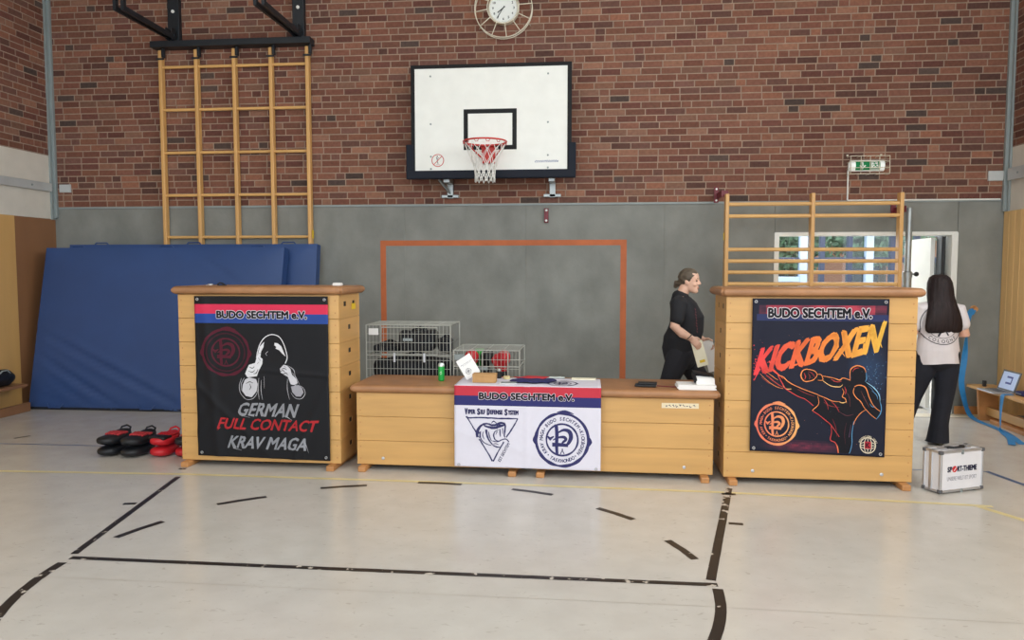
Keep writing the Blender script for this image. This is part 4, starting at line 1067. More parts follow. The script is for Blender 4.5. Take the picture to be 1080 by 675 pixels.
art.stroke([(908.5, 464), (924.5, 464)], .7, CW); art.stroke([(916.5, 456), (916.5, 472)], .7, CW); art.rect(913.2, 460, 919.8, 467.5, (178, 44, 58), 1); art.text('K', 914.2, 461, 918.8, 466.5, (60, 20, 34), 2, bold=.03)
art.arc_text('INTERNATIONAL SPORT', 916.5, 464, 9.4, 2.4, 0, 150, CW, 0, .02)
art.build('globe_emblem', sr, ban_r, label='small round globe emblem')

# white cover over the two low boxes
def wob_c(u, v): return .004+.003*noise.noise(Vector((u*4, v*2, 3)))+.004*math.exp(-((u-.5)/.012)**2)+.008*math.exp(-((u*.5+.55-v)/.06)**2)*(1-u)*v
def col_c(u, v):
    if v < .12: return (196, 60, 74)
    if v < .236: return (52, 54, 110)
    return (222, 220, 232)
ban_c, S_c = banner('table_cover_banner', 'white club banner draped over the two low vaulting boxes', (-1.048, 5.937, .728), (.117, 5.915, .728), .728, .075, col_c, 60, 58, wob_c, 'cloth', skew=.005)
ban_c['category'] = 'banner'
bm = B(); nx, ny = 40, 14; g = []
for j in range(ny+1):
    row = []
    for i in range(nx+1):
        u, v = i/nx, j/ny
        x = -1.048+1.165*u+(.0-.02*u)*v*0; y = 5.937-.022*u+(.46)*v; z = .7305+.0015*noise.noise(Vector((x*6, y*6, 0)))
        if j == 0: q = S_c(u, 0)+ban_c.location; x, y, z = q.x, q.y, q.z
        elif j == 1: y -= .02; z = .7315
        row.append(bm.verts.new((x, y, z)))
    g.append(row)
for j in range(ny):
    for i in range(nx): bm.faces.new((g[j][i], g[j][i+1], g[j+1][i+1], g[j+1][i]))
o = obj('cover_top', bm, 'cloth', ban_c, world=True, smooth=True); set_cols(o.data, lambda p: (222, 220, 232))
s = o.modifiers.new('thickness', 'SOLIDIFY'); s.thickness = .0012; s.offset = -1
def sc_(x, y, h): return S_c((x-480)/153.5, (y-408.5)/85.2, h)
art = Art(); art.text('BUDO SECHTEM e.V.', 506.2, 415.2, 605.8, 422.6, (24, 24, 30), bold=.04, outline=(222, 214, 224), ow=.05); art.build('club_name', sc_, ban_c)
art = Art(); NV = (56, 56, 100)
words = (('V', 'IPER', 491, 502.6), ('S', 'ELF', 504.2, 513), ('D', 'EFENSE', 514.6, 531.4), ('S', 'YSTEM', 533.2, 548))
for a, b, x0, x1 in words:
    art.text(a, x0, 432, x0+3.4, 439, NV, bold=.05); art.text(b, x0+3.6, 433.2, x1, 438.2, NV, bold=.05)
art.build('system_name', sc_, ban_c)
art = Art()
def p7(x, y): return (480+x/9.64, 425+y/9.64)
def q7(l): return [p7(*q) for q in l]
art.stroke(q7([(120, 152), (150, 166), (250, 162), (380, 164), (520, 164), (650, 162)]), [1.8, 1.2, 1.6, 1.3, 1.7, 1.0], NV, 0, .35)
art.stroke(q7([(126, 154), (180, 240), (230, 320)]), [1.6, 1.1, 1.5], NV, 0, .3); art.stroke(q7([(256, 378), (320, 480), (392, 600)]), [1.6, 1.2, 1.8], NV, 0, .3)
art.stroke(q7([(648, 164), (600, 250), (532, 354)]), [1.0, 1.5, 1.3], NV, 0, .3); art.stroke(q7([(508, 400), (450, 500), (396, 602)]), [1.6, 1.1, 1.6], NV, 0, .3)
for l, w_ in (([(236, 360), (236, 310), (256, 262), (300, 226), (350, 222), (390, 236), (440, 226), (470, 210), (518, 214)], [2.0, 2.4, 1.6, 1.2, 1.6, 2.0, 1.4]), ([(300, 232), (330, 250), (400, 262), (450, 250), (520, 226)], [.6, 1.8, 2.2, 1.2]), ([(380, 216), (404, 194), (436, 216)], [.5, .9, .5]),
              ([(518, 214), (522, 250), (512, 330), (520, 356)], [1.0, 1.3, .7]), ([(494, 262), (496, 320)], [.9, .4]), ([(466, 270), (470, 330), (472, 350)], [.9, .9, .3]), ([(452, 280), (416, 300), (404, 340), (420, 380), (460, 396)], [.5, 1.1, .7]), ([(440, 296), (424, 330)], [.7, .3]),
              ([(326, 280), (334, 330), (356, 384), (392, 430)], [1.6, 1.4, .7]), ([(350, 300), (362, 350), (384, 396)], [.5, .9, .4]), ([(270, 300), (266, 350), (290, 400), (340, 430), (380, 438)], [.9, .8, .5]), ([(300, 300), (290, 340), (310, 380)], [.4, .8, .3]),
              ([(392, 392), (440, 400), (490, 378), (530, 372), (560, 400)], [.6, .9, .7]), ([(392, 434), (430, 452), (480, 456)], [.6, 1.1, .5]), ([(400, 424), (430, 420), (456, 430)], [.4, .6, .3]), ([(236, 300), (262, 320), (256, 370)], [.5, .9, .4]), ([(430, 240), (446, 222), (480, 236)], [1.2, 1.6, 1.2])):
    art.stroke(q7(l), [k*1.35 for k in w_], NV, 1, .2)
art.build('viper_emblem', sc_, ban_c, label='triangle emblem with a snake head')
art = Art(); vs, fs = glyphs('KIDS SCHOOL', .02) if False else glyphs('BUDO SCHULE', .02)
art = Art(); art.text('EST SECHTEM', 0, 0, 22, 3.2, NV, bold=.02); a = R(-62)
art.v = [(526+x*math.cos(a)-y*math.sin(a), 486.5+x*math.sin(a)+y*math.cos(a), l) for x, y, l in art.v]; art.build('side_lettering', sc_, ban_c)
art = Art(); club_emblem(art, 593.6, 462.7, 28.6, (52, 52, 102), 0); art.build('club_emblem', sc_, ban_c, label='dark blue round club emblem')
# dark emblem printed on the top of the cover
art = Art(); club_emblem(art, 0, 0, 100, (40, 40, 84), 0, words=False)
art.build('top_emblem', lambda x, y, h: Vector((-.19+x*.0012, 6.09-y*.0013, .7325+h))-ban_c.location, ban_c)

# ------------------------------------------------------------------ things on the boxes
TZ = .714
can = thing('drink_can', 'tall green drink can standing on the low left vaulting box', 'can', (-1.215, 6.26, TZ))
bm = B(); add_lathe(bm, [(.02, 0), (.026, .006), (.027, .012), (.027, .122), (.0265, .126)], (0, 0, 0), 24); o = obj('can_body', bm, 'green_can', can); smooth_angle(o)
bm = B(); add_lathe(bm, [(.0268, .122), (.0268, .138), (.022, .148), (.0215, .15), (.019, .147)], (0, 0, 0), 24); o = obj('can_top', bm, 'can_silver', can); smooth_angle(o)
art = Art(); art.ring(0, 0, 7, 2, (220, 236, 220)); art.stroke([(-2, 12), (0, -2), (3, -14)], 1.5, (200, 230, 205))
art.build('can_print', lambda x, y, h: Vector((.0273*math.sin(x*.04), -.0273*math.cos(x*.04), .07-y*.0014)), can)

lf = thing('leaflet', 'white leaflet with round emblem leaning on the small cardboard box', 'leaflet', (-.985, 6.18, .734))
lw, lh = .132, .178
def lf_p(x, y, h):    # sheet turned anticlockwise, standing on its lower left corner and leaning back
    X = x*math.cos(R(33))-y*math.sin(R(33)); Z = x*math.sin(R(33))+y*math.cos(R(33))
    return Vector((X, Z*.22-h, Z))
bm = B(); v = [bm.verts.new(lf_p(*q)) for q in ((0, 0, 0), (lw, 0, 0), (lw, lh, 0), (0, lh, 0), (0, 0, -.002), (lw, 0, -.002), (lw, lh, -.002), (0, lh, -.002))]
for f in ((0, 1, 2, 3), (7, 6, 5, 4), (0, 4, 5, 1), (1, 5, 6, 2), (2, 6, 7, 3), (3, 7, 4, 0)): bm.faces.new([v[i] for i in f])
obj('sheet', bm, 'paper', lf)
art = Art(); club_emblem(art, 0, 0, 20, (70, 72, 84), 0, words=False); art.build('round_emblem', lambda x, y, h: lf_p(.05+x*.0012, .055-y*.0012, h), lf)
art = Art(); art.text('Budo Sechtem e.V.', -40, -3, 40, 3, (110, 112, 124)); art.text('Kursprogramm', -30, 6, 30, 10, (140, 142, 150))
art.build('leaflet_lettering', lambda x, y, h: lf_p(.07+x*.0013, .125-y*.0013, h), lf)

cb = thing('cardboard_box', 'small brown cardboard box on the white table cover', 'box', (-.825, 6.11, .733))
obj('box_body', box(-.095, .095, -.05, .05, 0, .066, bevel=.002), 'cardboard', cb); bm = B(); add_box(bm, -.096, .096, -.051, .051, .05, .0705, bevel=.002); obj('lid', bm, 'cardboard', cb)
fl = thing('flyer_stack', 'flat stack of bluish flyers right of the small cardboard box', 'flyers', (-.63, 6.03, .733), R(4))
for k in range(4): obj('flyer', box(-.065+k*.004, .065+k*.003, -.04, .04, k*.003, k*.003+.0025), 'paper' if k != 3 else 'grey_paint', fl)
ct = thing('folded_shirt', 'dark blue and red cloth lying crumpled on the white table cover', 'cloth', (-.43, 6.16, .733))
bm = B(); add_ellipsoid(bm, (0, 0, .012), (.2, .11, .014), u=40, v=16)
for v in bm.verts: v.co.z = max(0, v.co.z+.012*noise.noise(v.co*14)*(v.co.z > .006)); v.co.x += .03*noise.noise(v.co*9); v.co.y += .02*noise.noise(v.co*11+Vector((3, 0, 0)))
obj('navy_cloth', bm, 'navy_cloth', ct, smooth=True)
bm = B(); add_ellipsoid(bm, (-.02, .06, .026), (.15, .045, .01), u=32, v=12)
for v in bm.verts: v.co.z += .008*noise.noise(v.co*17)
obj('red_trim', bm, 'red_cloth', ct, smooth=True)
sb2 = thing('spray_bottle', 'small dark bottle at the back edge of the white table cover', 'bottle', (-.735, 6.34, .733))
bm = B(); add_lathe(bm, [(.02, 0), (.022, .01), (.022, .05), (.01, .062)], (0, 0, 0), 16); o = obj('bottle_body', bm, 'black_leather', sb2); smooth_angle(o)
bm = B(); add_lathe(bm, [(.012, .06), (.012, .078), (.008, .082)], (0, 0, 0), 12); o = obj('bottle_cap', bm, 'can_silver', sb2); smooth_angle(o)
tg = thing('tape_roll', 'small tan roll of tape beside the dark bottle', 'tape roll', (-.665, 6.3, .733))
bm = B(); add_lathe(bm, [(.016, 0), (.028, 0), (.028, .024), (.016, .024), (.016, 0)], (0, 0, 0), 20, cap=False); o = obj('roll', bm, 'yellow_line', tg); smooth_angle(o)
bm = B(); add_lathe(bm, [(.0145, .001), (.016, .001), (.016, .023), (.0145, .023), (.0145, .001)], (0, 0, 0), 20, cap=False); obj('core', bm, 'cardboard', tg)
kp = thing('pen_tray', 'row of small white pens lying at the back of the white table cover', 'pens', (-.33, 6.36, .733))
for k in range(5):
    bm = B(); add_tube(bm, [(-.06+k*.028, .0, .008), (.03+k*.03, .02*((k % 2)*2-1)*.5, .008)], .0075, 8); obj('pen', bm, 'paper' if k % 2 else 'can_silver', kp)
bk2 = thing('notepad', 'thin cream notepad near the right back corner of the table cover', 'notepad', (-.02, 6.33, .733), R(-2))
obj('pages', box(-.1, .1, -.04, .04, 0, .007), 'cream_paper', bk2); obj('cover', box(-.101, .101, -.041, .041, .0072, .0085), 'cream_paper', bk2)

wl_ = thing('wallet', 'black wallet lying open on the low box between banner and papers', 'wallet', (.475, 6.12, TZ), R(-6))
bm = B(); add_box(bm, -.085, .085, -.05, .05, 0, .02, bevel=.008); obj('lower_half', bm, 'black_leather', wl_)
bm = B(); add_box(bm, -.06, .09, -.045, .05, .02, .034, bevel=.006); obj('upper_half', bm, 'black_leather', wl_)
st = thing('red_lanyard', 'thin red lanyard lying beside the black wallet', 'lanyard', (.63, 6.12, TZ))
bm = B(); add_tube(bm, [(-.07, .02, .004), (-.02, .0, .004), (.04, -.02, .004), (.1, -.03, .004)], .004, 6); obj('cord', bm, 'wine_red', st)
bm = B(); add_box(bm, -.09, -.065, .012, .028, .001, .008, bevel=.002); obj('clip', bm, 'steel', st)
pb = thing('paper_stack', 'thick stack of white papers at the right end of the low box', 'papers', (.865, 6.07, TZ), R(-1))
bm = B(); rnd = random.Random(2)
for k in range(7): dx = rnd.uniform(-.006, .006); add_box(bm, -.15+dx, .14+dx, -.1, .1, k*.0052, k*.0052+.005)
obj('sheets', bm, 'paper', pb); obj('top_sheet', box(-.145, .13, -.098, .1, .0366, .0376), 'paper', pb)
bo = thing('document_folder', 'open black and white document folder on the paper stack by the right box', 'folder', (.93, 6.06, TZ+.054), R(8))
bm = B()
for k in range(6): add_bar(bm, (-.075+k*.003, -.03+k*.016, .005+k*.002), (.07, -.035+k*.017, .004), .05, .0012, side=(0, .35, 1))
obj('sheets', bm, 'paper', bo)
bm = B(); add_bar(bm, (-.075, .07, .072), (.085, .06, .042), .06, .008, side=(0, 1, .2)); add_bar(bm, (-.08, -.03, .008), (-.075, .07, .06), .02, .03, side=(1, 0, 0)); obj('cover', bm, 'black_leather', bo)

def small(name, label, cat, loc, parts):
    t = thing(name, label, cat, loc)
    for n, bm, m in parts: obj(n, bm, m, t, smooth=False)
    return t
TL = 1.512
bm = B(); add_lathe(bm, [(.02, 0), (.024, .004), (.024, .012), (.018, .016)], (0, 0, 0), 14); b2 = B(); add_box(b2, -.035, -.01, -.012, .012, 0, .01, bevel=.003)
small('metal_clasp', 'small pale metal clasp on top of the left box, nearer its left end', 'clasp', (-3.24, 6.28, TL), [('disc', bm, 'aluminium'), ('tab', b2, 'aluminium')])
bm = B(); add_tube(bm, [(-.03, 0, .008), (-.01, .01, .025), (.015, 0, .022), (.05, -.01, .006)], .007, 6); b2 = B(); add_box(b2, -.02, .05, -.015, .015, 0, .008, bevel=.002)
small('cable_tie', 'small dark bundle of cable on top of the left box', 'cable', (-3.13, 6.24, TL), [('loop', bm, 'dark'), ('strap', b2, 'dark')])
bm = B(); add_box(bm, -.04, .035, -.03, .03, 0, .022, bevel=.005); b2 = B(); add_box(b2, -.035, .03, -.025, .025, .022, .026, bevel=.002)
small('tissue_pack', 'small white packet at the right end on top of the left box', 'packet', (-2.12, 6.32, TL), [('pack', bm, 'paper'), ('flap', b2, 'paper')])

# ------------------------------------------------------------------ striking pads by the left box
def pad(label, loc, rz, body, palm, curl, wd=.2, ln=.36, grip=True):
    t = thing('striking_pad', label, 'striking pad', loc, rz, 'striking pads stacked by the left box')
    bm = B(); nx, ny = 14, 20; th = .086
    rings = []
    for j in range(ny+1):
        v = j/ny; y = (v-.5)*ln; k = max(.05, 1-abs(2*v-1)**3.2); wx_ = wd/2*(k**.5)*(1-.12*v); zc = curl*(v-.35)**2
        tk = th/2*(k**.45); ring = []
        for q in range(24):
            a = 2*math.pi*q/24; c, s = math.cos(a), math.sin(a)
            ring.append(Vector((wx_*math.copysign(abs(c)**.7, c), y, th/2+zc+tk*math.copysign(abs(s)**.75, s))))
        rings.append(ring)
    add_loft(bm, rings); mz = min(v.co.z for v in bm.verts); bmesh.ops.translate(bm, vec=(0, 0, -mz), verts=bm.verts)
    obj('cushion', bm, body, t, smooth=True)
    z = th-mz
    if not grip: return t
    bm = B(); add_box(bm, -wd*.40, wd*.40, .03, .085, z-.012, z+.012, bevel=.012, seg=3); obj('hand_cuff', bm, palm, t, smooth=True)
    bm = B()
    for k in range(5): add_limb(bm, [(-wd*.3+k*wd*.15, -.03, z-.002), (-wd*.3+k*wd*.15, .03, z+.006)], [.012, .013], seg=8)
    obj('finger_grip', bm, palm if palm == 'red_leather' else 'red_cloth', t, smooth=True)
    bm = B(); add_tube(bm, [(-.05, ln*.36, z-.01), (-.045, ln*.44, z+.03), (0, ln*.47, z+.045), (.045, ln*.44, z+.03), (.05, ln*.36, z-.01)], .009, 8); obj('wrist_strap', bm, body, t, smooth=True)
    return t
PY = 6.36
pz = .068
pad('black striking pad under the leftmost black one, on the floor', (-4.22, PY, 0), R(-3), 'black_leather', 'black_leather', .05, grip=False)
pad('black striking pad on top of the leftmost stack, red grip, white buckle', (-4.225, PY+.005, .091), R(-5), 'black_leather', 'red_cloth', .10)
pad('black striking pad at the bottom of the second stack from the left', (-3.985, PY-.02, 0), R(-6), 'black_leather', 'black_leather', .05, .205, grip=False)
pad('black striking pad on top of the second stack, beside the red pads', (-3.985, PY-.01, .091), R(-9), 'black_leather', 'red_cloth', .11, .205)
pad('red striking pad at the bottom of the full red stack', (-3.745, PY+.0, 0), R(-4), 'red_leather', 'black_leather', .05, .19, .3, grip=False)
p = pad('red striking pad on top of the full red stack, red finger grips showing', (-3.745, PY+.01, .091), R(-8), 'red_leather', 'red_leather', .10, .19, .3)
bm = B(); add_box(bm, -.08, .08, -.125, -.01, .06, .092, bevel=.014, seg=3); obj('palm_patch', bm, 'black_leather', p, smooth=True)
bm = B(); add_box(bm, -.04, .04, .115, .14, .07, .1, bevel=.006); obj('white_label', bm, 'paper', p)
pad('red striking pad on the floor, half hidden by the left vaulting box', (-3.53, PY+.02, 0), R(-4), 'red_leather', 'black_leather', .05, .17, .3, grip=False)
p = pad('black and red striking pad on top of the stack half hidden by the left box', (-3.53, PY+.02, .091), R(-8), 'black_leather', 'red_leather', .1, .17, .3)

# ------------------------------------------------------------------ wire crates with bags and gloves
def crate(label, x0, x1, y0, y1, h, mid, door):
    t = thing('wire_crate', label, 'wire crate', ((x0+x1)/2, (y0+y1)/2, 0))
    m = 'chrome_wire'
    bm = B()
    for x in (x0, x1):
        for y in (y0, y1): add_tube(bm, [(x, y, 0), (x, y, h)], .006, 6)
    for z in (.012, h, mid):
        add_tube(bm, [(x0, y0, z), (x1, y0, z), (x1, y1, z), (x0, y1, z)], .005, 6, closed=True)
    obj('frame', bm, m, t, world=True)
    def panel(nm, P, U, V, nu, nv, m='chrome_wire'):
        bm = B(); P, U, V = Vector(P), Vector(U), Vector(V)
        for i in range(nu+1): a = P+U*(i/nu); add_tube(bm, [a, a+V], .0021, 4)
        for j in range(nv+1): a = P+V*(j/nv); add_tube(bm, [a, a+U], .0026, 4)
        return obj(nm, bm, m, t, world=True)
    nx = int((x1-x0)/.032); nz = round(h/.082); ny = int((y1-y0)/.05)
    panel('front_panel', (x0, y0, .01), (x1-x0, 0, 0), (0, 0, h-.01), nx, nz); panel('back_panel', (x0, y1, .01), (x1-x0, 0, 0), (0, 0, h-.01), nx//3, nz//2, 'dull_wire')
    panel('side_panel', (x0, y0, .01), (0, y1-y0, 0), (0, 0, h-.01), ny//2, nz//2, 'dull_wire'); panel('side_panel', (x1, y0, .01), (0, y1-y0, 0), (0, 0, h-.01), ny//2, nz//2, 'dull_wire')
    panel('top_panel', (x0, y0, h), (x1-x0, 0, 0), (0, y1-y0, 0), nx//4, 6)
    bm = B(); a, b, c, d = door; add_tube(bm, [(a, y0-.012, c), (b, y0-.012, c), (b, y0-.012, d), (a, y0-.012, d)], .006, 6, closed=True)
    dr = obj('door', bm, m, t, world=True)
    for x in (a+.12, b-.12):
        bm = B(); add_box(bm, x-.01, x+.01, y0-.026, y0-.01, c-.07, c+.015, bevel=.003); obj('latch', bm, 'aluminium', dr, world=True)
    return t
c1 = crate('taller wire crate at left behind the low boxes, black bags inside', -2.03, -1.24, 6.83, 7.33, 1.14, .86, (-1.88, -1.36, .87, 1.12))
obj('name_plate', box(-2.0, -1.91, 6.812, 6.818, 1.05, 1.11), 'paper', c1, world=True, label='white card tag')
obj('name_plate', box(-1.68, -1.59, 6.815, 6.82, .995, 1.02), 'grey_paint', c1, world=True)
c2 = crate('lower wire crate holding red gloves and a green pad, right of the taller crate', -1.19, -.595, 6.72, 7.25, .925, .78, (-.93, -.70, .64, .91))
obj('name_plate', box(-1.18, -1.09, 6.708, 6.714, .84, .89), 'grey_paint', c2, world=True); obj('name_plate', box(-.96, -.88, 6.705, 6.71, .75, .775), 'grey_paint', c2, world=True)
def bag(label, c, rx, ry, rz_, zb, m='black_fabric', rot=0):
    t = thing('gear_bag', label, 'bag', (c[0], c[1], zb), rot)
    bm = B(); add_box(bm, -rx, rx, -ry, ry, 0, rz_*2, bevel=min(rx, ry, rz_)*.45, seg=4)
    bm = remesh(bm, .016, 3, .035, 6, seed=c[0]*9)
    for v in bm.verts:
        v.co.x = max(-rx, min(rx, v.co.x)); v.co.y = max(-ry, min(ry, v.co.y)); v.co.z = min(v.co.z, rz_*2+.02)
    mz = min(v.co.z for v in bm.verts)
    for v in bm.verts: v.co.z -= mz
    obj('bag_body', bm, m, t, smooth=True)
    H = max(v.co.z for v in t.children[0].data.vertices)
    for s in (-1, 1):
        bm = B(); add_tube(bm, [(-rx*.35, s*ry*.4, H*.8), (-rx*.3, s*ry*.45, H*1.0), (0, s*ry*.4, min(H*1.12, H+.03)), (rx*.3, s*ry*.45, H*1.0), (rx*.35, s*ry*.4, H*.8)], .011, 6); obj('carry_handle', bm, m, t, smooth=True)
    bm = B(); add_tube(bm, [(-rx*.8, -.01, H*.86), (0, -.02, H*.985), (rx*.8, -.01, H*.86)], .006, 6); obj('zip', bm, 'dark', t)
    return t
bag('large black gear bag at the bottom of the taller crate', (-1.635, 7.08), .375, .22, .385, .018)
bag('black gear bag on top inside the taller crate, under its grey plate', (-1.58, 7.06), .17, .13, .095, .876)
bag('black gear bag low at the left inside the taller crate', (-1.88, 7.08), .115, .14, .04, .86)
bag('small black gear bag at the right inside the taller crate', (-1.325, 7.08), .065, .13, .07, .86)
bag('black gear bag filling the bottom of the lower crate', (-.89, 6.99), .275, .23, .285, .018)
def glove(label, loc, rz, m):
    t = thing('boxing_glove', label, 'boxing glove', loc, rz)
    bm = B(); add_limb(bm, [(0, 0, .02), (0, 0, .09), (.01, 0, .16), (.035, 0, .2)], [(.045, .04), (.05, .045), (.075, .06), (.06, .05)], side=(1, 0, 0)); add_limb(bm, [(-.03, -.03, .09), (-.055, -.045, .15), (-.03, -.045, .19)], [.028, .03, .022])
    bm = remesh(bm, .008, 3); mz = min(v.co.z for v in bm.verts)
    for v in bm.verts: v.co.z -= mz
    obj('padding', bm, m, t, smooth=True)
    bm = B(); add_lathe(bm, [(.048, .0), (.053, .012), (.053, .05), (.05, .06)], (0, 0, 0), 20); obj('wrist_cuff', bm, 'black_leather', t, smooth=True)
    return t
glove('red boxing glove at the left inside the lower crate', (-1.07, 6.86, .665), R(20), 'red_leather'); glove('red boxing glove upright at the right inside the lower crate', (-.77, 6.86, .665), R(-30), 'red_leather')
glove('dark boxing glove between the two red gloves in the lower crate', (-.93, 6.98, .665), R(60), 'black_leather')
gp = thing('green_pad', 'bright green pad wedged behind the gloves in the lower crate', 'pad', (-.985, 7.11, .668))
bm = B(); add_box(bm, -.07, .07, -.03, .03, 0, .235, bevel=.02, seg=3); obj('pad_body', bm, 'green_fabric', gp, smooth=True); bm = B(); add_tube(bm, [(-.03, -.035, .05), (-.03, -.05, .1), (-.03, -.035, .15)], .008, 6); obj('strap', bm, 'dark', gp)

# ------------------------------------------------------------------ right side: bench, laptop, band, case
rb = thing('gym_bench', 'low pale wooden gym bench along the right wall, laptop on it', 'bench', (4.39, 7.8, 0))
obj('seat', box(4.245, 4.53, 6.4, 8.9, .34, .372, bevel=.006), 'birch_end', rb, world=True)
for y in (8.72, 6.8):
    bm = B(); add_loft(bm, [[Vector((x, y_, z)) for x, z in ((4.30, 0), (4.50, 0), (4.49, .34), (4.275, .34))] for y_ in (y-.018, y+.018)]); obj('leg', bm, 'foot_wood', rb, world=True)
obj('beam', box(4.37, 4.42, 6.5, 8.72, .06, .15, bevel=.005), 'birch_end', rb, world=True)
obj('ground_rail', box(4.33, 4.45, 6.45, 8.55, .0, .04, bevel=.005), 'foot_wood', rb, world=True)
lp = thing('laptop', 'open grey laptop on the right bench showing a dark blue shape', 'laptop', (4.36, 8.36, .372), R(0))
obj('keyboard_base', box(-.19, .02, -.16, .16, 0, .014, bevel=.003), 'aluminium', lp)
bm = B()
for r_ in range(5):
    for c_ in range(12): add_box(bm, -.12+r_*.024, -.12+r_*.024+.019, -.14+c_*.0236, -.14+c_*.0236+.019, .014, .0165)
k = obj('keyboard', bm, 'laptop_grey', lp); k['kind'] = 'stuff'
bm = B(); add_bar(bm, (.02, 0, .01), (.085, 0, .215), .325, .01, side=(0, 1, 0)); sc = obj('lid', bm, 'laptop_grey', lp)
def scr(x, y, h):
    d = Vector((.065, 0, .205)).normalized(); n = Vector((-.205, 0, .065)).normalized(); return Vector((.02, 0, .01))+d*(.107+y)+Vector((0, -x, 0))+n*(.0052+h)
bm = B(); v = [bm.verts.new(scr(*q, .0004)) for q in ((-.145, -.09), (.145, -.09), (.145, .092), (-.145, .092))]; bm.faces.new(v); obj('screen', bm, 'screen', sc)
bm = B()
for a in ((-.05, -.035, .06, -.015), (-.05, .03, .06, .05), (.04, -.015, .06, .03)):
    v = [bm.verts.new(scr(*q, .001)) for q in ((a[0], a[1]), (a[2], a[1]), (a[2], a[3]), (a[0], a[3]))]; bm.faces.new(v)
obj('screen_shape', bm, 'screen_blue', sc)
pu = thing('blue_pouch', 'dark blue pouch lying behind the laptop on the right bench', 'pouch', (4.43, 8.085, .373))
bm = B(); add_box(bm, -.07, .07, -.07, .07, 0, .045, bevel=.015, seg=3); obj('pouch_body', bm, 'navy_cloth', pu, smooth=True); obj('zip', box(-.075, -.068, -.05, .05, .02, .026), 'grey_paint', pu)
sp = thing('small_speaker', 'small black speaker standing at the far end of the right bench', 'speaker', (4.345, 8.72, .372))
bm = B(); add_box(bm, -.016, .016, -.02, .02, 0, .065, bevel=.006); obj('housing', bm, 'black_leather', sp); bm = B(); add_lathe(bm, [(.012, -.0205), (.012, -.023), (.007, -.022)], (0, 0, .045), 14, 'y'); obj('driver', bm, 'dark', sp)
cbag = thing('cable_box', 'small dark cable box under the right bench', 'box', (4.592, 8.42, 0))
bm = B(); add_box(bm, -.05, .05, -.07, .07, 0.0, .1, bevel=.01); obj('housing', bm, 'laptop_grey', cbag); bm = B(); add_tube(bm, [(.0, -.06, .08), (-.02, -.2, .12), (-.04, -.28, .05), (-.02, -.4, .012)], .006, 6); obj('cable', bm, 'dark', cbag)

def ribbon(bm, pts, wd, side):
    pts = [Vector(p) for p in pts]; q = []
    for i in range(len(pts)-1):
        a, b, c, d = pts[max(i-1, 0)], pts[i], pts[i+1], pts[min(i+2, len(pts)-1)]
        for k in range(8):
            t = k/8; q.append((.5*((2*b)+(c-a)*t+(2*a-5*b+4*c-d)*t*t+(3*b-a-3*c+d)*t**3), i+t))
    q.append((pts[-1], len(pts)-1)); pr = None
    for i, (p, t) in enumerate(q):
        d = (q[min(i+1, len(q)-1)][0]-q[max(i-1, 0)][0]).normalized(); k = int(min(t, len(side)-1.001)); s = Vector(side[k]).lerp(Vector(side[min(k+1, len(side)-1)]), t-k); s = (s-d*s.dot(d)).normalized(); n = d.cross(s)
        c = [bm.verts.new(p+s*a*wd/2+n*b*.0015) for a, b in ((-1, -1), (1, -1), (1, 1), (-1, 1))]
        if pr:
            for j in range(4): bm.faces.new((pr[j], pr[(j+1) % 4], c[(j+1) % 4], c[j]))
        else: bm.faces.new(c[::-1])
        pr = c
    bm.faces.new(pr)
pg = thing('wall_peg', 'round wooden peg on the concrete wall with the blue band on it', 'peg', (4.372, W, 1.205))
bm = B(); add_lathe(bm, [(.028, 0), (.028, -.05), (.024, -.06)], (0, 0, 0), 18, 'y'); o = obj('peg', bm, 'foot_wood', pg); smooth_angle(o)
bm = B(); add_lathe(bm, [(.04, 0), (.04, -.008), (.036, -.011)], (0, 0, 0), 18, 'y'); o = obj('back_plate', bm, 'foot_wood', pg); smooth_angle(o)
eb = thing('exercise_band', 'long blue exercise band hanging from the wall peg to the bench', 'exercise band', (4.25, 8.8, 0))
bm = B()
ribbon(bm, [(4.36, 9.015, 1.165), (4.32, 9.01, 1.18), (4.275, 8.99, 1.1), (4.255, 8.96, .95), (4.235, 8.93, .8), (4.225, 8.93, .637), (4.2, 8.92, .40), (4.23, 8.92, .22), (4.24, 8.86, .10), (4.235, 8.74, .03), (4.245, 8.55, .006), (4.25, 8.35, .006), (4.235, 8.1, .006), (4.19, 7.85, .006), (4.1, 7.5, .006)], .062,
       [(.3, 0, -1), (1, 0, -.6), (1, 0, .1), (.6, 1, 0), (1, .5, 0), (1, -.3, 0), (1, 0, 0), (1, .2, 0), (1, .5, 0), (1, .3, 0), (1, .2, 0), (1, 0, 0), (1, 0, 0), (1, 0, 0), (1, 0, 0)])
obj('hanging_length', bm, 'band_blue', eb, world=True)
bm = B()
ribbon(bm, [(4.33, 8.13, .377), (4.28, 8.13, .379), (4.236, 8.13, .372), (4.222, 8.12, .33), (4.215, 8.12, .2), (4.20, 8.08, .05), (4.18, 7.98, .012), (4.12, 7.75, .012), (3.98, 7.45, .012)], .062,
       [(0, 1, 0), (0, 1, 0), (0, 1, 0), (0, 1, .1), (.2, 1, 0), (.4, 1, 0), (1, .4, 0), (1, 0, 0), (1, 0, 0)])
obj('draped_length', bm, 'band_blue', eb, world=True)

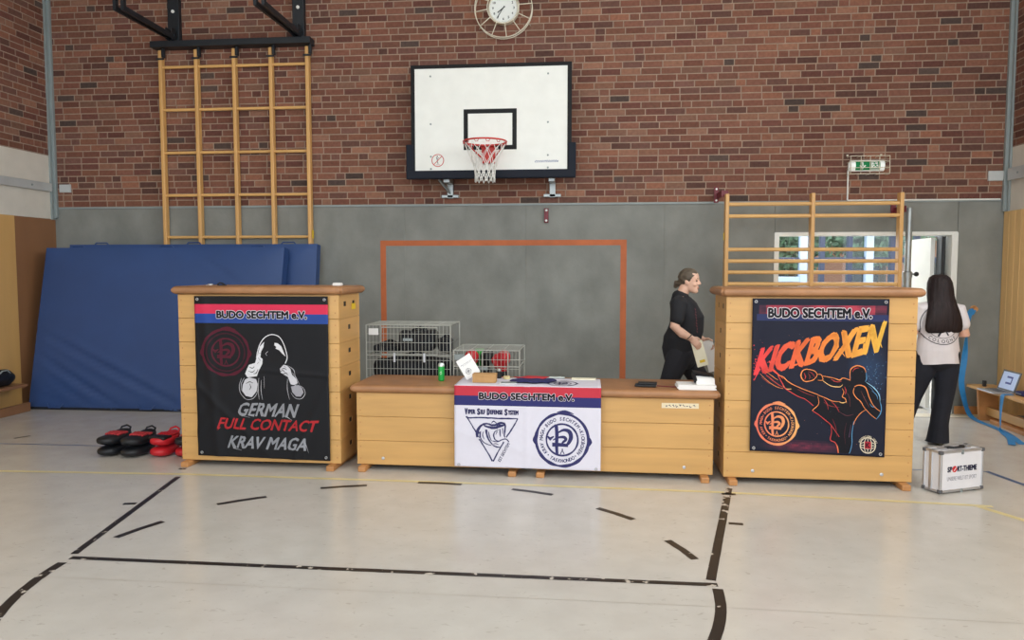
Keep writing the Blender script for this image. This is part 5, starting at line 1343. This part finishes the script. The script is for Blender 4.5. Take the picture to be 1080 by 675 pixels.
cs = thing('aluminium_case', 'white case with metal edges and sport lettering on the floor', 'case', (2.589, 5.756, 0), R(24.0))
cw, cd, ch = .415, .155, .318
for a, b in ((0, .088), (.092, cd)):
    bm = B(); add_box(bm, .004, cw-.004, a+.003, b-.003, .014, ch-.004); obj('shell', bm, 'case_white', cs)
bm = B()
for y in (.006, .084, .096, cd-.006):
    for x in (.007, cw-.007): add_box(bm, x-.009, x+.009, y-.009, y+.009, .012, ch, bevel=.003, seg=1)
    for z in (.018, ch-.008): add_box(bm, 0, cw, y-.009, y+.009, z-.009, z+.009, bevel=.003, seg=1)
for x in (.007, cw-.007):
    for z in (.018, ch-.008): add_box(bm, x-.009, x+.009, 0, cd, z-.009, z+.009, bevel=.003, seg=1)
obj('metal_edging', bm, 'aluminium', cs)
for x in (.008, cw-.008):
    for y in (.008, cd-.008):
        for z in (.02, ch-.01): bm = B(); add_box(bm, x-.015, x+.015, y-.015, y+.015, z-.014, z+.014, bevel=.006, seg=2); obj('corner_cap', bm, 'laptop_grey', cs)
for x in (.06, cw-.06): 
    for y in (.03, cd-.03): bm = B(); add_lathe(bm, [(.014, 0), (.016, .016)], (x, y, 0), 12); obj('rubber_foot', bm, 'dark', cs)
bm = B(); hx = cw/2; add_tube(bm, [(hx-.075, .09, ch+.004), (hx-.07, .06, ch+.012), (hx-.05, .035, ch+.014), (hx+.05, .035, ch+.014), (hx+.07, .06, ch+.012), (hx+.075, .09, ch+.004)], .010, 8); obj('carry_handle', bm, 'black_leather', cs, smooth=True)
for x in (.09, cw-.09):
    bm = B(); add_box(bm, x-.022, x+.022, .05, .105, ch-.002, ch+.012, bevel=.004); add_box(bm, x-.018, x+.018, -.006, .002, ch-.04, ch-.004, bevel=.002) if False else None; obj('lock', bm, 'aluminium', cs)
for z in (.016, ch-.012): bm = B(); add_box(bm, hx-.008, hx+.008, -.007, .004, z-.02, z+.012, bevel=.002); obj('hasp', bm, 'grey_paint', cs)
art = Art(); nb, rd, gy = (44, 44, 84), (206, 52, 60), (150, 150, 160)
art.text('SP', 0, 0, 22, 20, nb, bold=.035); art.disc(33, 10, 11, rd, 0, ry=11.5); art.stroke([(27, 17), (32, 12), (40, 2)], [1, 4, 1], (240, 230, 230), 2); art.text('RT-THIEME', 45, 0, 136, 20, nb, bold=.035)
art.text('UNSERE WELT IST SPORT', 0, 36, 136, 50, gy, bold=.0)
art.build('case_lettering', lambda x, y, h: Vector((.068+x*.0021, .0021-h, .20-y*.0021)), cs)

# ------------------------------------------------------------------ people
def add_hand(bm, w, d, n, th, curl=25, s=1.0):
    """hand from wrist w along d; n: palm normal (fingers curl towards it); th: side the thumb leaves on"""
    w, d, n = Vector(w), Vector(d).normalized(), Vector(n); n = (n-d*n.dot(d)).normalized(); sd = d.cross(n).normalized()
    if sd.dot(Vector(th)) < 0: sd = -sd
    add_limb(bm, [w-d*.02, w+d*.03*s, w+d*.085*s], [(.026*s, .019*s), (.036*s, .017*s), (.040*s, .013*s)], side=sd)
    for k, (ln, off) in enumerate(((.070, .030), (.078, .0105), (.073, -.0095), (.058, -.0285))):
        p = w+d*(.080-.004*abs(k-1))*s+sd*off*s; pts = [p-d*.02*s, p]; dd = d.copy(); rr = [.0092*s, .0092*s]
        for j, f in enumerate((.45, .3, .25)):
            a = R(curl*(.8+.35*j)); dd = (dd*math.cos(a)+n*math.sin(a)).normalized() if dd.dot(d) > -.5 else dd
            perp = (n-dd*n.dot(dd)); pts.append(pts[-1]+dd*ln*f*s); rr.append((.0088-.0008*j)*s)
        add_limb(bm, pts, rr, seg=8)
    p = w+d*.022*s+sd*.026*s; t1 = (sd*.75+d*.62+n*.25).normalized(); t2 = (sd*.3+d*.85+n*.45).normalized()
    add_limb(bm, [p-t1*.015*s, p+t1*.03*s, p+t1*.03*s+t2*.03*s, p+t1*.03*s+t2*.052*s], [.014*s, .0115*s, .010*s, .0085*s], seg=8)
def add_head(bm, c, yaw, pitch=0, s=1.0):
    mt = Matrix.Translation(Vector(c)) @ Matrix.Rotation(yaw, 4, 'Z') @ Matrix.Rotation(pitch, 4, 'Y') @ Matrix.Scale(s, 4)
    hb = B(); rings = []
    for z, xf_, xb, hw in ((-.118, .074, .04, .022), (-.108, .084, .015, .036), (-.085, .087, -.03, .052), (-.055, .086, -.06, .061), (-.02, .086, -.08, .068), (.012, .087, -.094, .073), (.045, .09, -.098, .076), (.075, .08, -.092, .072), (.098, .058, -.074, .058), (.113, .024, -.042, .034)):
        cx_, rx = (xf_+xb)/2, (xf_-xb)/2
        rings.append([Vector((cx_+rx*math.copysign(abs(math.cos(a))**.85, math.cos(a)), hw*math.copysign(abs(math.sin(a))**.9, math.sin(a)), z)) for a in [2*math.pi*k/20 for k in range(20)]])
    add_loft(hb, rings)
    add_limb(hb, [(.082, 0, .022), (.094, 0, .0), (.107, 0, -.022)], [.008, .010, .013], seg=10)          # nose
    for sy in (-1, 1):
        add_ellipsoid(hb, (.094, sy*.013, -.026), (.010, .009, .008)); add_ellipsoid(hb, (-.008, sy*.076, -.008), (.019, .009, .031), Matrix.Rotation(R(-12), 3, 'Y')); add_ellipsoid(hb, (.066, sy*.04, -.03), (.02, .022, .018))
        add_ellipsoid(hb, (.082, sy*.03, .024), (.01, .024, .007))                                      # brow
    add_ellipsoid(hb, (.086, 0, -.056), (.008, .024, .0055)); add_ellipsoid(hb, (.085, 0, -.067), (.008, .02, .006)); add_ellipsoid(hb, (.08, 0, -.098), (.013, .02, .013))
    xf(hb, mt); me = bpy.data.meshes.new('t'); hb.to_mesh(me); hb.free(); bm.from_mesh(me); bpy.data.meshes.remove(me)
    return mt
def face_parts(t, mt, hair):
    for sy in (-1, 1):
        bm = B(); add_ellipsoid(bm, (.079, sy*.030, .006), (.0085, .013, .0065)); xf(bm, mt); obj('eye', bm, 'dark', t, smooth=True)
        bm = B(); add_limb(bm, [(.088, sy*.014, .026), (.088, sy*.03, .031), (.078, sy*.046, .027)], [.0028, .0032, .002], seg=6); xf(bm, mt); obj('eyebrow', bm, hair, t, smooth=True)
    bm = B(); add_ellipsoid(bm, (.089, 0, -.0565), (.0075, .021, .0042)); add_ellipsoid(bm, (.0885, 0, -.066), (.0075, .018, .005)); xf(bm, mt); obj('lips', bm, 'lips', t, smooth=True)

# woman walking to the right behind the low boxes
pw = thing('person', 'person in black T-shirt and trousers walking behind the low boxes with papers in hand', 'person', (.93, 7.36, 0))
bm = B()
add_limb(bm, [(-.03, 0, .84), (-.03, 0, .96), (.0, 0, 1.08), (.01, 0, 1.2), (-.02, 0, 1.3), (-.045, 0, 1.365)], [(.155, .13), (.17, .15), (.15, .14), (.155, .135), (.15, .11), (.10, .075)], side=(0, 1, 0), seg=20)
add_limb(bm, [(-.05, 0, 1.34), (-.03, 0, 1.41), (.005, -.005, 1.48)], [.062, .056, .055])
HL = (.042, -.01, 1.542); mtL = add_head(bm, HL, R(-24), R(3), .96)
sh_r, el_r, wr_r = (-.075, -.175, 1.335), (-.115, -.235, 1.12), (.03, -.26, 1.02)
add_limb(bm, [sh_r, el_r, ((el_r[0]+wr_r[0])/2-.005, -.25, 1.06), wr_r], [.058, .047, .043, .029])
add_hand(bm, wr_r, (.72, -.02, -.70), (-.2, .9, -.25), (.5, .3, .4), 20, .98)
sh_l, el_l, wr_l = (-.05, .175, 1.335), (.02, .235, 1.09), (.20, .20, .97)
add_limb(bm, [sh_l, el_l, wr_l], [.056, .045, .029]); add_hand(bm, wr_l, (.7, -.1, -.6), (-.2, -.9, -.2), (.4, 0, .6), 22, .98)
for s, kn, an in ((-1, (-.19, -.10, .48), (-.47, -.10, .15)), (1, (.24, .09, .48), (.36, .09, .09))):
    add_limb(bm, [(-.03, s*.085, .86), kn, an], [(.10, .105), .065, .045])
add_limb(bm, [(-.50, -.10, .12), (-.44, -.10, .04), (-.37, -.10, .03)], [(.035, .03), (.042, .025), (.036, .02)], side=(0, 1, 0)); add_limb(bm, [(.33, .09, .045), (.44, .09, .035), (.52, .09, .03)], [(.036, .035), (.044, .028), (.036, .02)], side=(0, 1, 0))
obj('body', remesh(bm, .0062, 2), 'skin_light', pw, smooth=True)
face_parts(pw, mtL, 'ash_hair')
bm = B()                                                             # T-shirt
add_limb(bm, [(-.035, 0, .885), (-.025, 0, .98), (.012, 0, 1.09), (.022, 0, 1.19), (-.01, 0, 1.29), (-.042, 0, 1.355), (-.042, 0, 1.395)], [(.185, .162), (.192, .170), (.172, .165), (.172, .158), (.165, .128), (.132, .102), (.085, .078)], side=(0, 1, 0), seg=24)
for sh, el in ((sh_r, el_r), (sh_l, el_l)):
    e = Vector(sh).lerp(Vector(el), .72); add_limb(bm, [Vector(sh)+Vector((.01, -.05*math.copysign(1, sh[1]), .0)), Vector(sh), e], [.07, .074, .068])
shirt = obj('t_shirt', remesh(bm, .008, 3, .012, 9, 3, (1, 1, .5)), 'black_shirt', pw, smooth=True)
bm = B()                                                             # trousers
add_limb(bm, [(-.03, 0, .80), (-.035, 0, .90), (-.03, 0, .97)], [(.165, .15), (.182, .168), (.178, .16)], side=(0, 1, 0), seg=20)
for s, kn, an in ((-1, (-.19, -.10, .48), (-.455, -.10, .165)), (1, (.24, .09, .48), (.35, .09, .11))):
    add_limb(bm, [(-.035, s*.085, .88), (-.03+(kn[0]+.03)*.48, s*.09, .70), kn, an], [(.105, .13), (.095, .105), .082, .07])
obj('trousers', remesh(bm, .009, 3, .014, 8, 5, (1, 1, .4)), 'black_trousers', pw, smooth=True)
for pts in ([(-.51, -.10, .125), (-.44, -.10, .045), (-.355, -.10, .032)], [(.305, .09, .05), (.44, .09, .04), (.54, .09, .032)]):
    bm = B(); add_limb(bm, pts, [(.042, .042), (.05, .034), (.042, .025)], side=(0, 1, 0)); bm = remesh(bm, .006, 3)
    mz = min(v.co.z for v in bm.verts)
    for v in bm.verts: v.co.z -= mz
    obj('shoe', bm, 'dark', pw, smooth=True)
bm = B()                                                             # hair combed back into a short tail
add_ellipsoid(bm, (-.012, 0, .034), (.106, .086, .095), u=24, v=16); add_limb(bm, [(-.05, 0, -.01), (-.08, 0, -.035)], [(.062, .05), (.04, .04)], side=(0, 1, 0)); add_limb(bm, [(-.09, 0, -.015), (-.125, 0, -.03), (-.14, 0, -.07)], [.026, .034, .018])
xf(bm, mtL)
hr = remesh(bm, .0055, 2, .006, 30, 1)
inv = mtL.inverted(); dl = [v for v in hr.verts if (lambda q: q.x > .026+q.z*.66)(inv @ v.co)]
bmesh.ops.delete(hr, geom=dl, context='VERTS'); obj('hair', hr, 'ash_hair', pw, smooth=True)
bm = B(); q = Vector(wr_r)-Vector((.015, 0, -.014)); d = Vector((.72, -.02, -.7)).normalized(); a = d.orthogonal().normalized(); b = d.cross(a)
add_tube(bm, [q+a*.034*math.cos(2*math.pi*k/20)+b*.034*math.sin(2*math.pi*k/20) for k in range(20)], .004, 6, closed=True); obj('wristband', bm, 'dark', pw, smooth=True)
pp_ = thing('folded_paper', 'pale yellow folded paper hanging from the walking person\'s hand', 'paper', (.93+.085, 7.36-.243, .975))
mt = Matrix.Rotation(R(14), 4, 'Y')
bm = B(); add_box(bm, -.05, .052, -.0025, .0, -.225, .012); add_box(bm, -.052, .05, .0012, .0035, -.22, .012); add_box(bm, -.052, .052, -.0025, .0035, .01, .014); xf(bm, Matrix.Rotation(R(-16), 4, 'Y')); obj('sheet', bm, 'cream_paper', pp_)
bm = B(); add_box(bm, -.02, .03, -.0032, -.0026, -.19, -.165); xf(bm, Matrix.Rotation(R(-16), 4, 'Y')); obj('yellow_mark', bm, 'yellow_tag', pp_)
pq = thing('paper_sheet', 'white paper sheets in the walking person\'s far hand, half hidden by the leg', 'paper', (.93+.245, 7.36+.16, .93))
bm = B(); add_box(bm, -.05, .05, -.002, .0, -.28, .03); add_box(bm, -.045, .055, .001, .0025, -.275, .03); xf(bm, Matrix.Rotation(R(-14), 4, 'Y')); obj('sheet', bm, 'paper', pq)
bvh = BVHTree.FromObject(shirt, bpy.context.evaluated_depsgraph_get())
def on_shirt(bv, x, z, y0, dy, h):
    r = bv.ray_cast(Vector((x, y0, z)), Vector((0, dy, 0)))
    return (r[0]+r[1]*(.002+h)) if r[0] is not None else Vector((x, 0, z))
art = Art()
for k in range(9): art.stroke([(.075+.006*math.sin(k*2)+.004*k*.6, 1.29-k*.026), (.083+.004*k*.6, 1.275-k*.026), (.08+.004*k*.7, 1.268-k*.026)], [.003, .008, .003], (120, 62, 70))
art.build('chest_print', lambda x, y, h: on_shirt(bvh, x, y, -.6, 1, h), pw, lift=.0005)

# woman seen from behind, long dark hair
pr_ = thing('person', 'person with long dark hair and white printed T-shirt seen from behind, by the right box', 'person', (3.285, 7.45, 0))
bm = B()
add_limb(bm, [(0, 0, .82), (0, 0, .9), (0, 0, 1.02), (0, 0, 1.14), (0, 0, 1.25), (0, 0, 1.32)], [(.16, .115), (.17, .12), (.14, .1), (.15, .105), (.155, .09), (.10, .065)], side=(1, 0, 0), seg=20)
add_limb(bm, [(0, 0, 1.30), (0, .01, 1.37), (0, .02, 1.43)], [.055, .05, .05])
mtR = add_head(bm, (0, .025, 1.49), R(90), 0, .95)
aR = [(.165, 0, 1.285), (.235, -.01, 1.04), (.18, .215, 1.055)]; aL = [(-.165, 0, 1.285), (-.235, .0, 1.04), (-.12, .22, 1.08)]
for a in (aR, aL):
    add_limb(bm, a[:2]+[tuple((Vector(a[1])+Vector(a[2]))/2)]+a[2:], [.05, .042, .038, .027]); s = 1 if a is aR else -1
    add_hand(bm, a[2], (-.35*s, .9, .15), (-.8*s, -.2, 0), (0, .2, 1), 32, .92)
for s, kn, an in ((1, (.07, 0, .46), (.03, 0, .09)), (-1, (-.20, .03, .46), (-.33, .06, .09))):
    add_limb(bm, [(s*.085, 0, .84), kn, an], [(.09, .1), .058, .04])
    add_limb(bm, [(an[0], an[1]-.035, .04), (an[0]+s*.01, an[1]+.09, .032), (an[0]+s*.015, an[1]+.16, .026)], [(.034, .032), (.04, .026), (.032, .018)], side=(1, 0, 0))
obj('body', remesh(bm, .0062, 2), 'skin', pr_, smooth=True)
face_parts(pr_, mtR, 'brown_hair')
bm = B()
add_limb(bm, [(0, 0, .70), (0, 0, .9), (0, 0, 1.02), (0, 0, 1.14), (0, 0, 1.24), (0, 0, 1.305), (0, 0, 1.34)], [(.198, .15), (.195, .145), (.172, .125), (.175, .125), (.172, .108), (.12, .08), (.075, .065)], side=(1, 0, 0), seg=24)
for a in (aR, aL):
    e = Vector(a[0]).lerp(Vector(a[1]), .62); add_limb(bm, [Vector(a[0])-Vector((math.copysign(.05, a[0][0]), 0, 0)), a[0], e], [.066, .07, .066])
tb = remesh(bm, .008, 3, .014, 8, 2, (1, 1, .6))
for v in tb.verts: v.co.z = max(v.co.z, .772+.012*math.sin(v.co.x*9+1))
shirt = obj('t_shirt', tb, 'white_shirt', pr_, smooth=True)
bvh = BVHTree.FromObject(shirt, bpy.context.evaluated_depsgraph_get())
art = Art(); IK = (58, 56, 66)
art.ring(0, 0, 125, 5, IK, rough=0); art.ring(0, 0, 86, 3, IK, rough=0); art.arc_text('COLOGNE', 0, 0, 106, 30, 180, 92, IK, 0, .01, inside=True)
art.stroke([(-26, 76), (-6, 30), (4, -10)], [10, 14, 10], IK); art.stroke([(4, 10), (14, 40), (30, 70)], [8, 10, 7], IK)
art.build('back_print', lambda x, y, h: on_shirt(bvh, -.01+x*.00148, 1.145-y*.00148, -.6, 1, h), pr_, lift=.0005, label='round COLOGNE print')
bm = B()
add_limb(bm, [(0, 0, .80), (0, 0, .88), (0, 0, .95)], [(.180, .135), (.18, .132), (.16, .115)], side=(1, 0, 0), seg=20)
for s, kn, an in ((1, (.07, 0, .46), (.02, 0, .075)), (-1, (-.20, .03, .46), (-.33, .06, .075))):
    add_limb(bm, [(s*.088, 0, .86), (s*.088+(kn[0]-s*.088)*.4, 0, .70), kn, (kn[0]+(an[0]-kn[0])*.6, kn[1]+(an[1]-kn[1])*.6, .2), (an[0], an[1], -.03)], [(.095, .115), (.1, .115), .086, .083, (.098, .105)])
tb = remesh(bm, .009, 3, .012, 8, 9, (1, 1, .35))
for v in tb.verts: v.co.z = max(v.co.z, .028)
obj('trousers', tb, 'navy_trousers', pr_, smooth=True)
for an, s in (((.03, 0), 1), ((-.33, .06), -1)):
    bm = B(); add_limb(bm, [(an[0], an[1]-.05, .042), (an[0]+s*.01, an[1]+.09, .036), (an[0]+s*.015, an[1]+.175, .03)], [(.042, .042), (.047, .034), (.038, .024)], side=(1, 0, 0)); bm = remesh(bm, .006, 3)
    mz = min(v.co.z for v in bm.verts)
    for v in bm.verts: v.co.z -= mz
    obj('shoe', bm, 'olive_shoe', pr_, smooth=True)
bm = B(); rings = []
for z, cy_, rx, ry in ((1.607, .02, .02, .02), (1.60, .02, .055, .06), (1.575, .02, .085, .092), (1.53, .012, .102, .112), (1.47, .0, .11, .112), (1.41, -.015, .115, .10), (1.34, -.05, .125, .082), (1.27, -.085, .14, .066), (1.19, -.1, .158, .052), (1.13, -.105, .165, .042), (1.09, -.105, .16, .034), (1.072, -.105, .14, .02)):
    rg = []
    for k in range(48):
        a = 2*math.pi*k/48; j = 1+.05*noise.noise(Vector((math.cos(a)*6, math.sin(a)*6, z*1.5)))+.03*math.sin(k*2.6)
        p = Vector((rx*math.cos(a)*j, cy_+ry*math.sin(a)*j, z+(.02*noise.noise(Vector((k*.7, 2, 1))) if z < 1.12 else 0)))
        if z < 1.56: p.y = min(p.y, .045-max(0, 1.40-z)*.4)
        rg.append(p)
    rings.append(rg)
add_loft(bm, rings); obj('hair', bm, 'brown_hair', pr_, smooth=True)
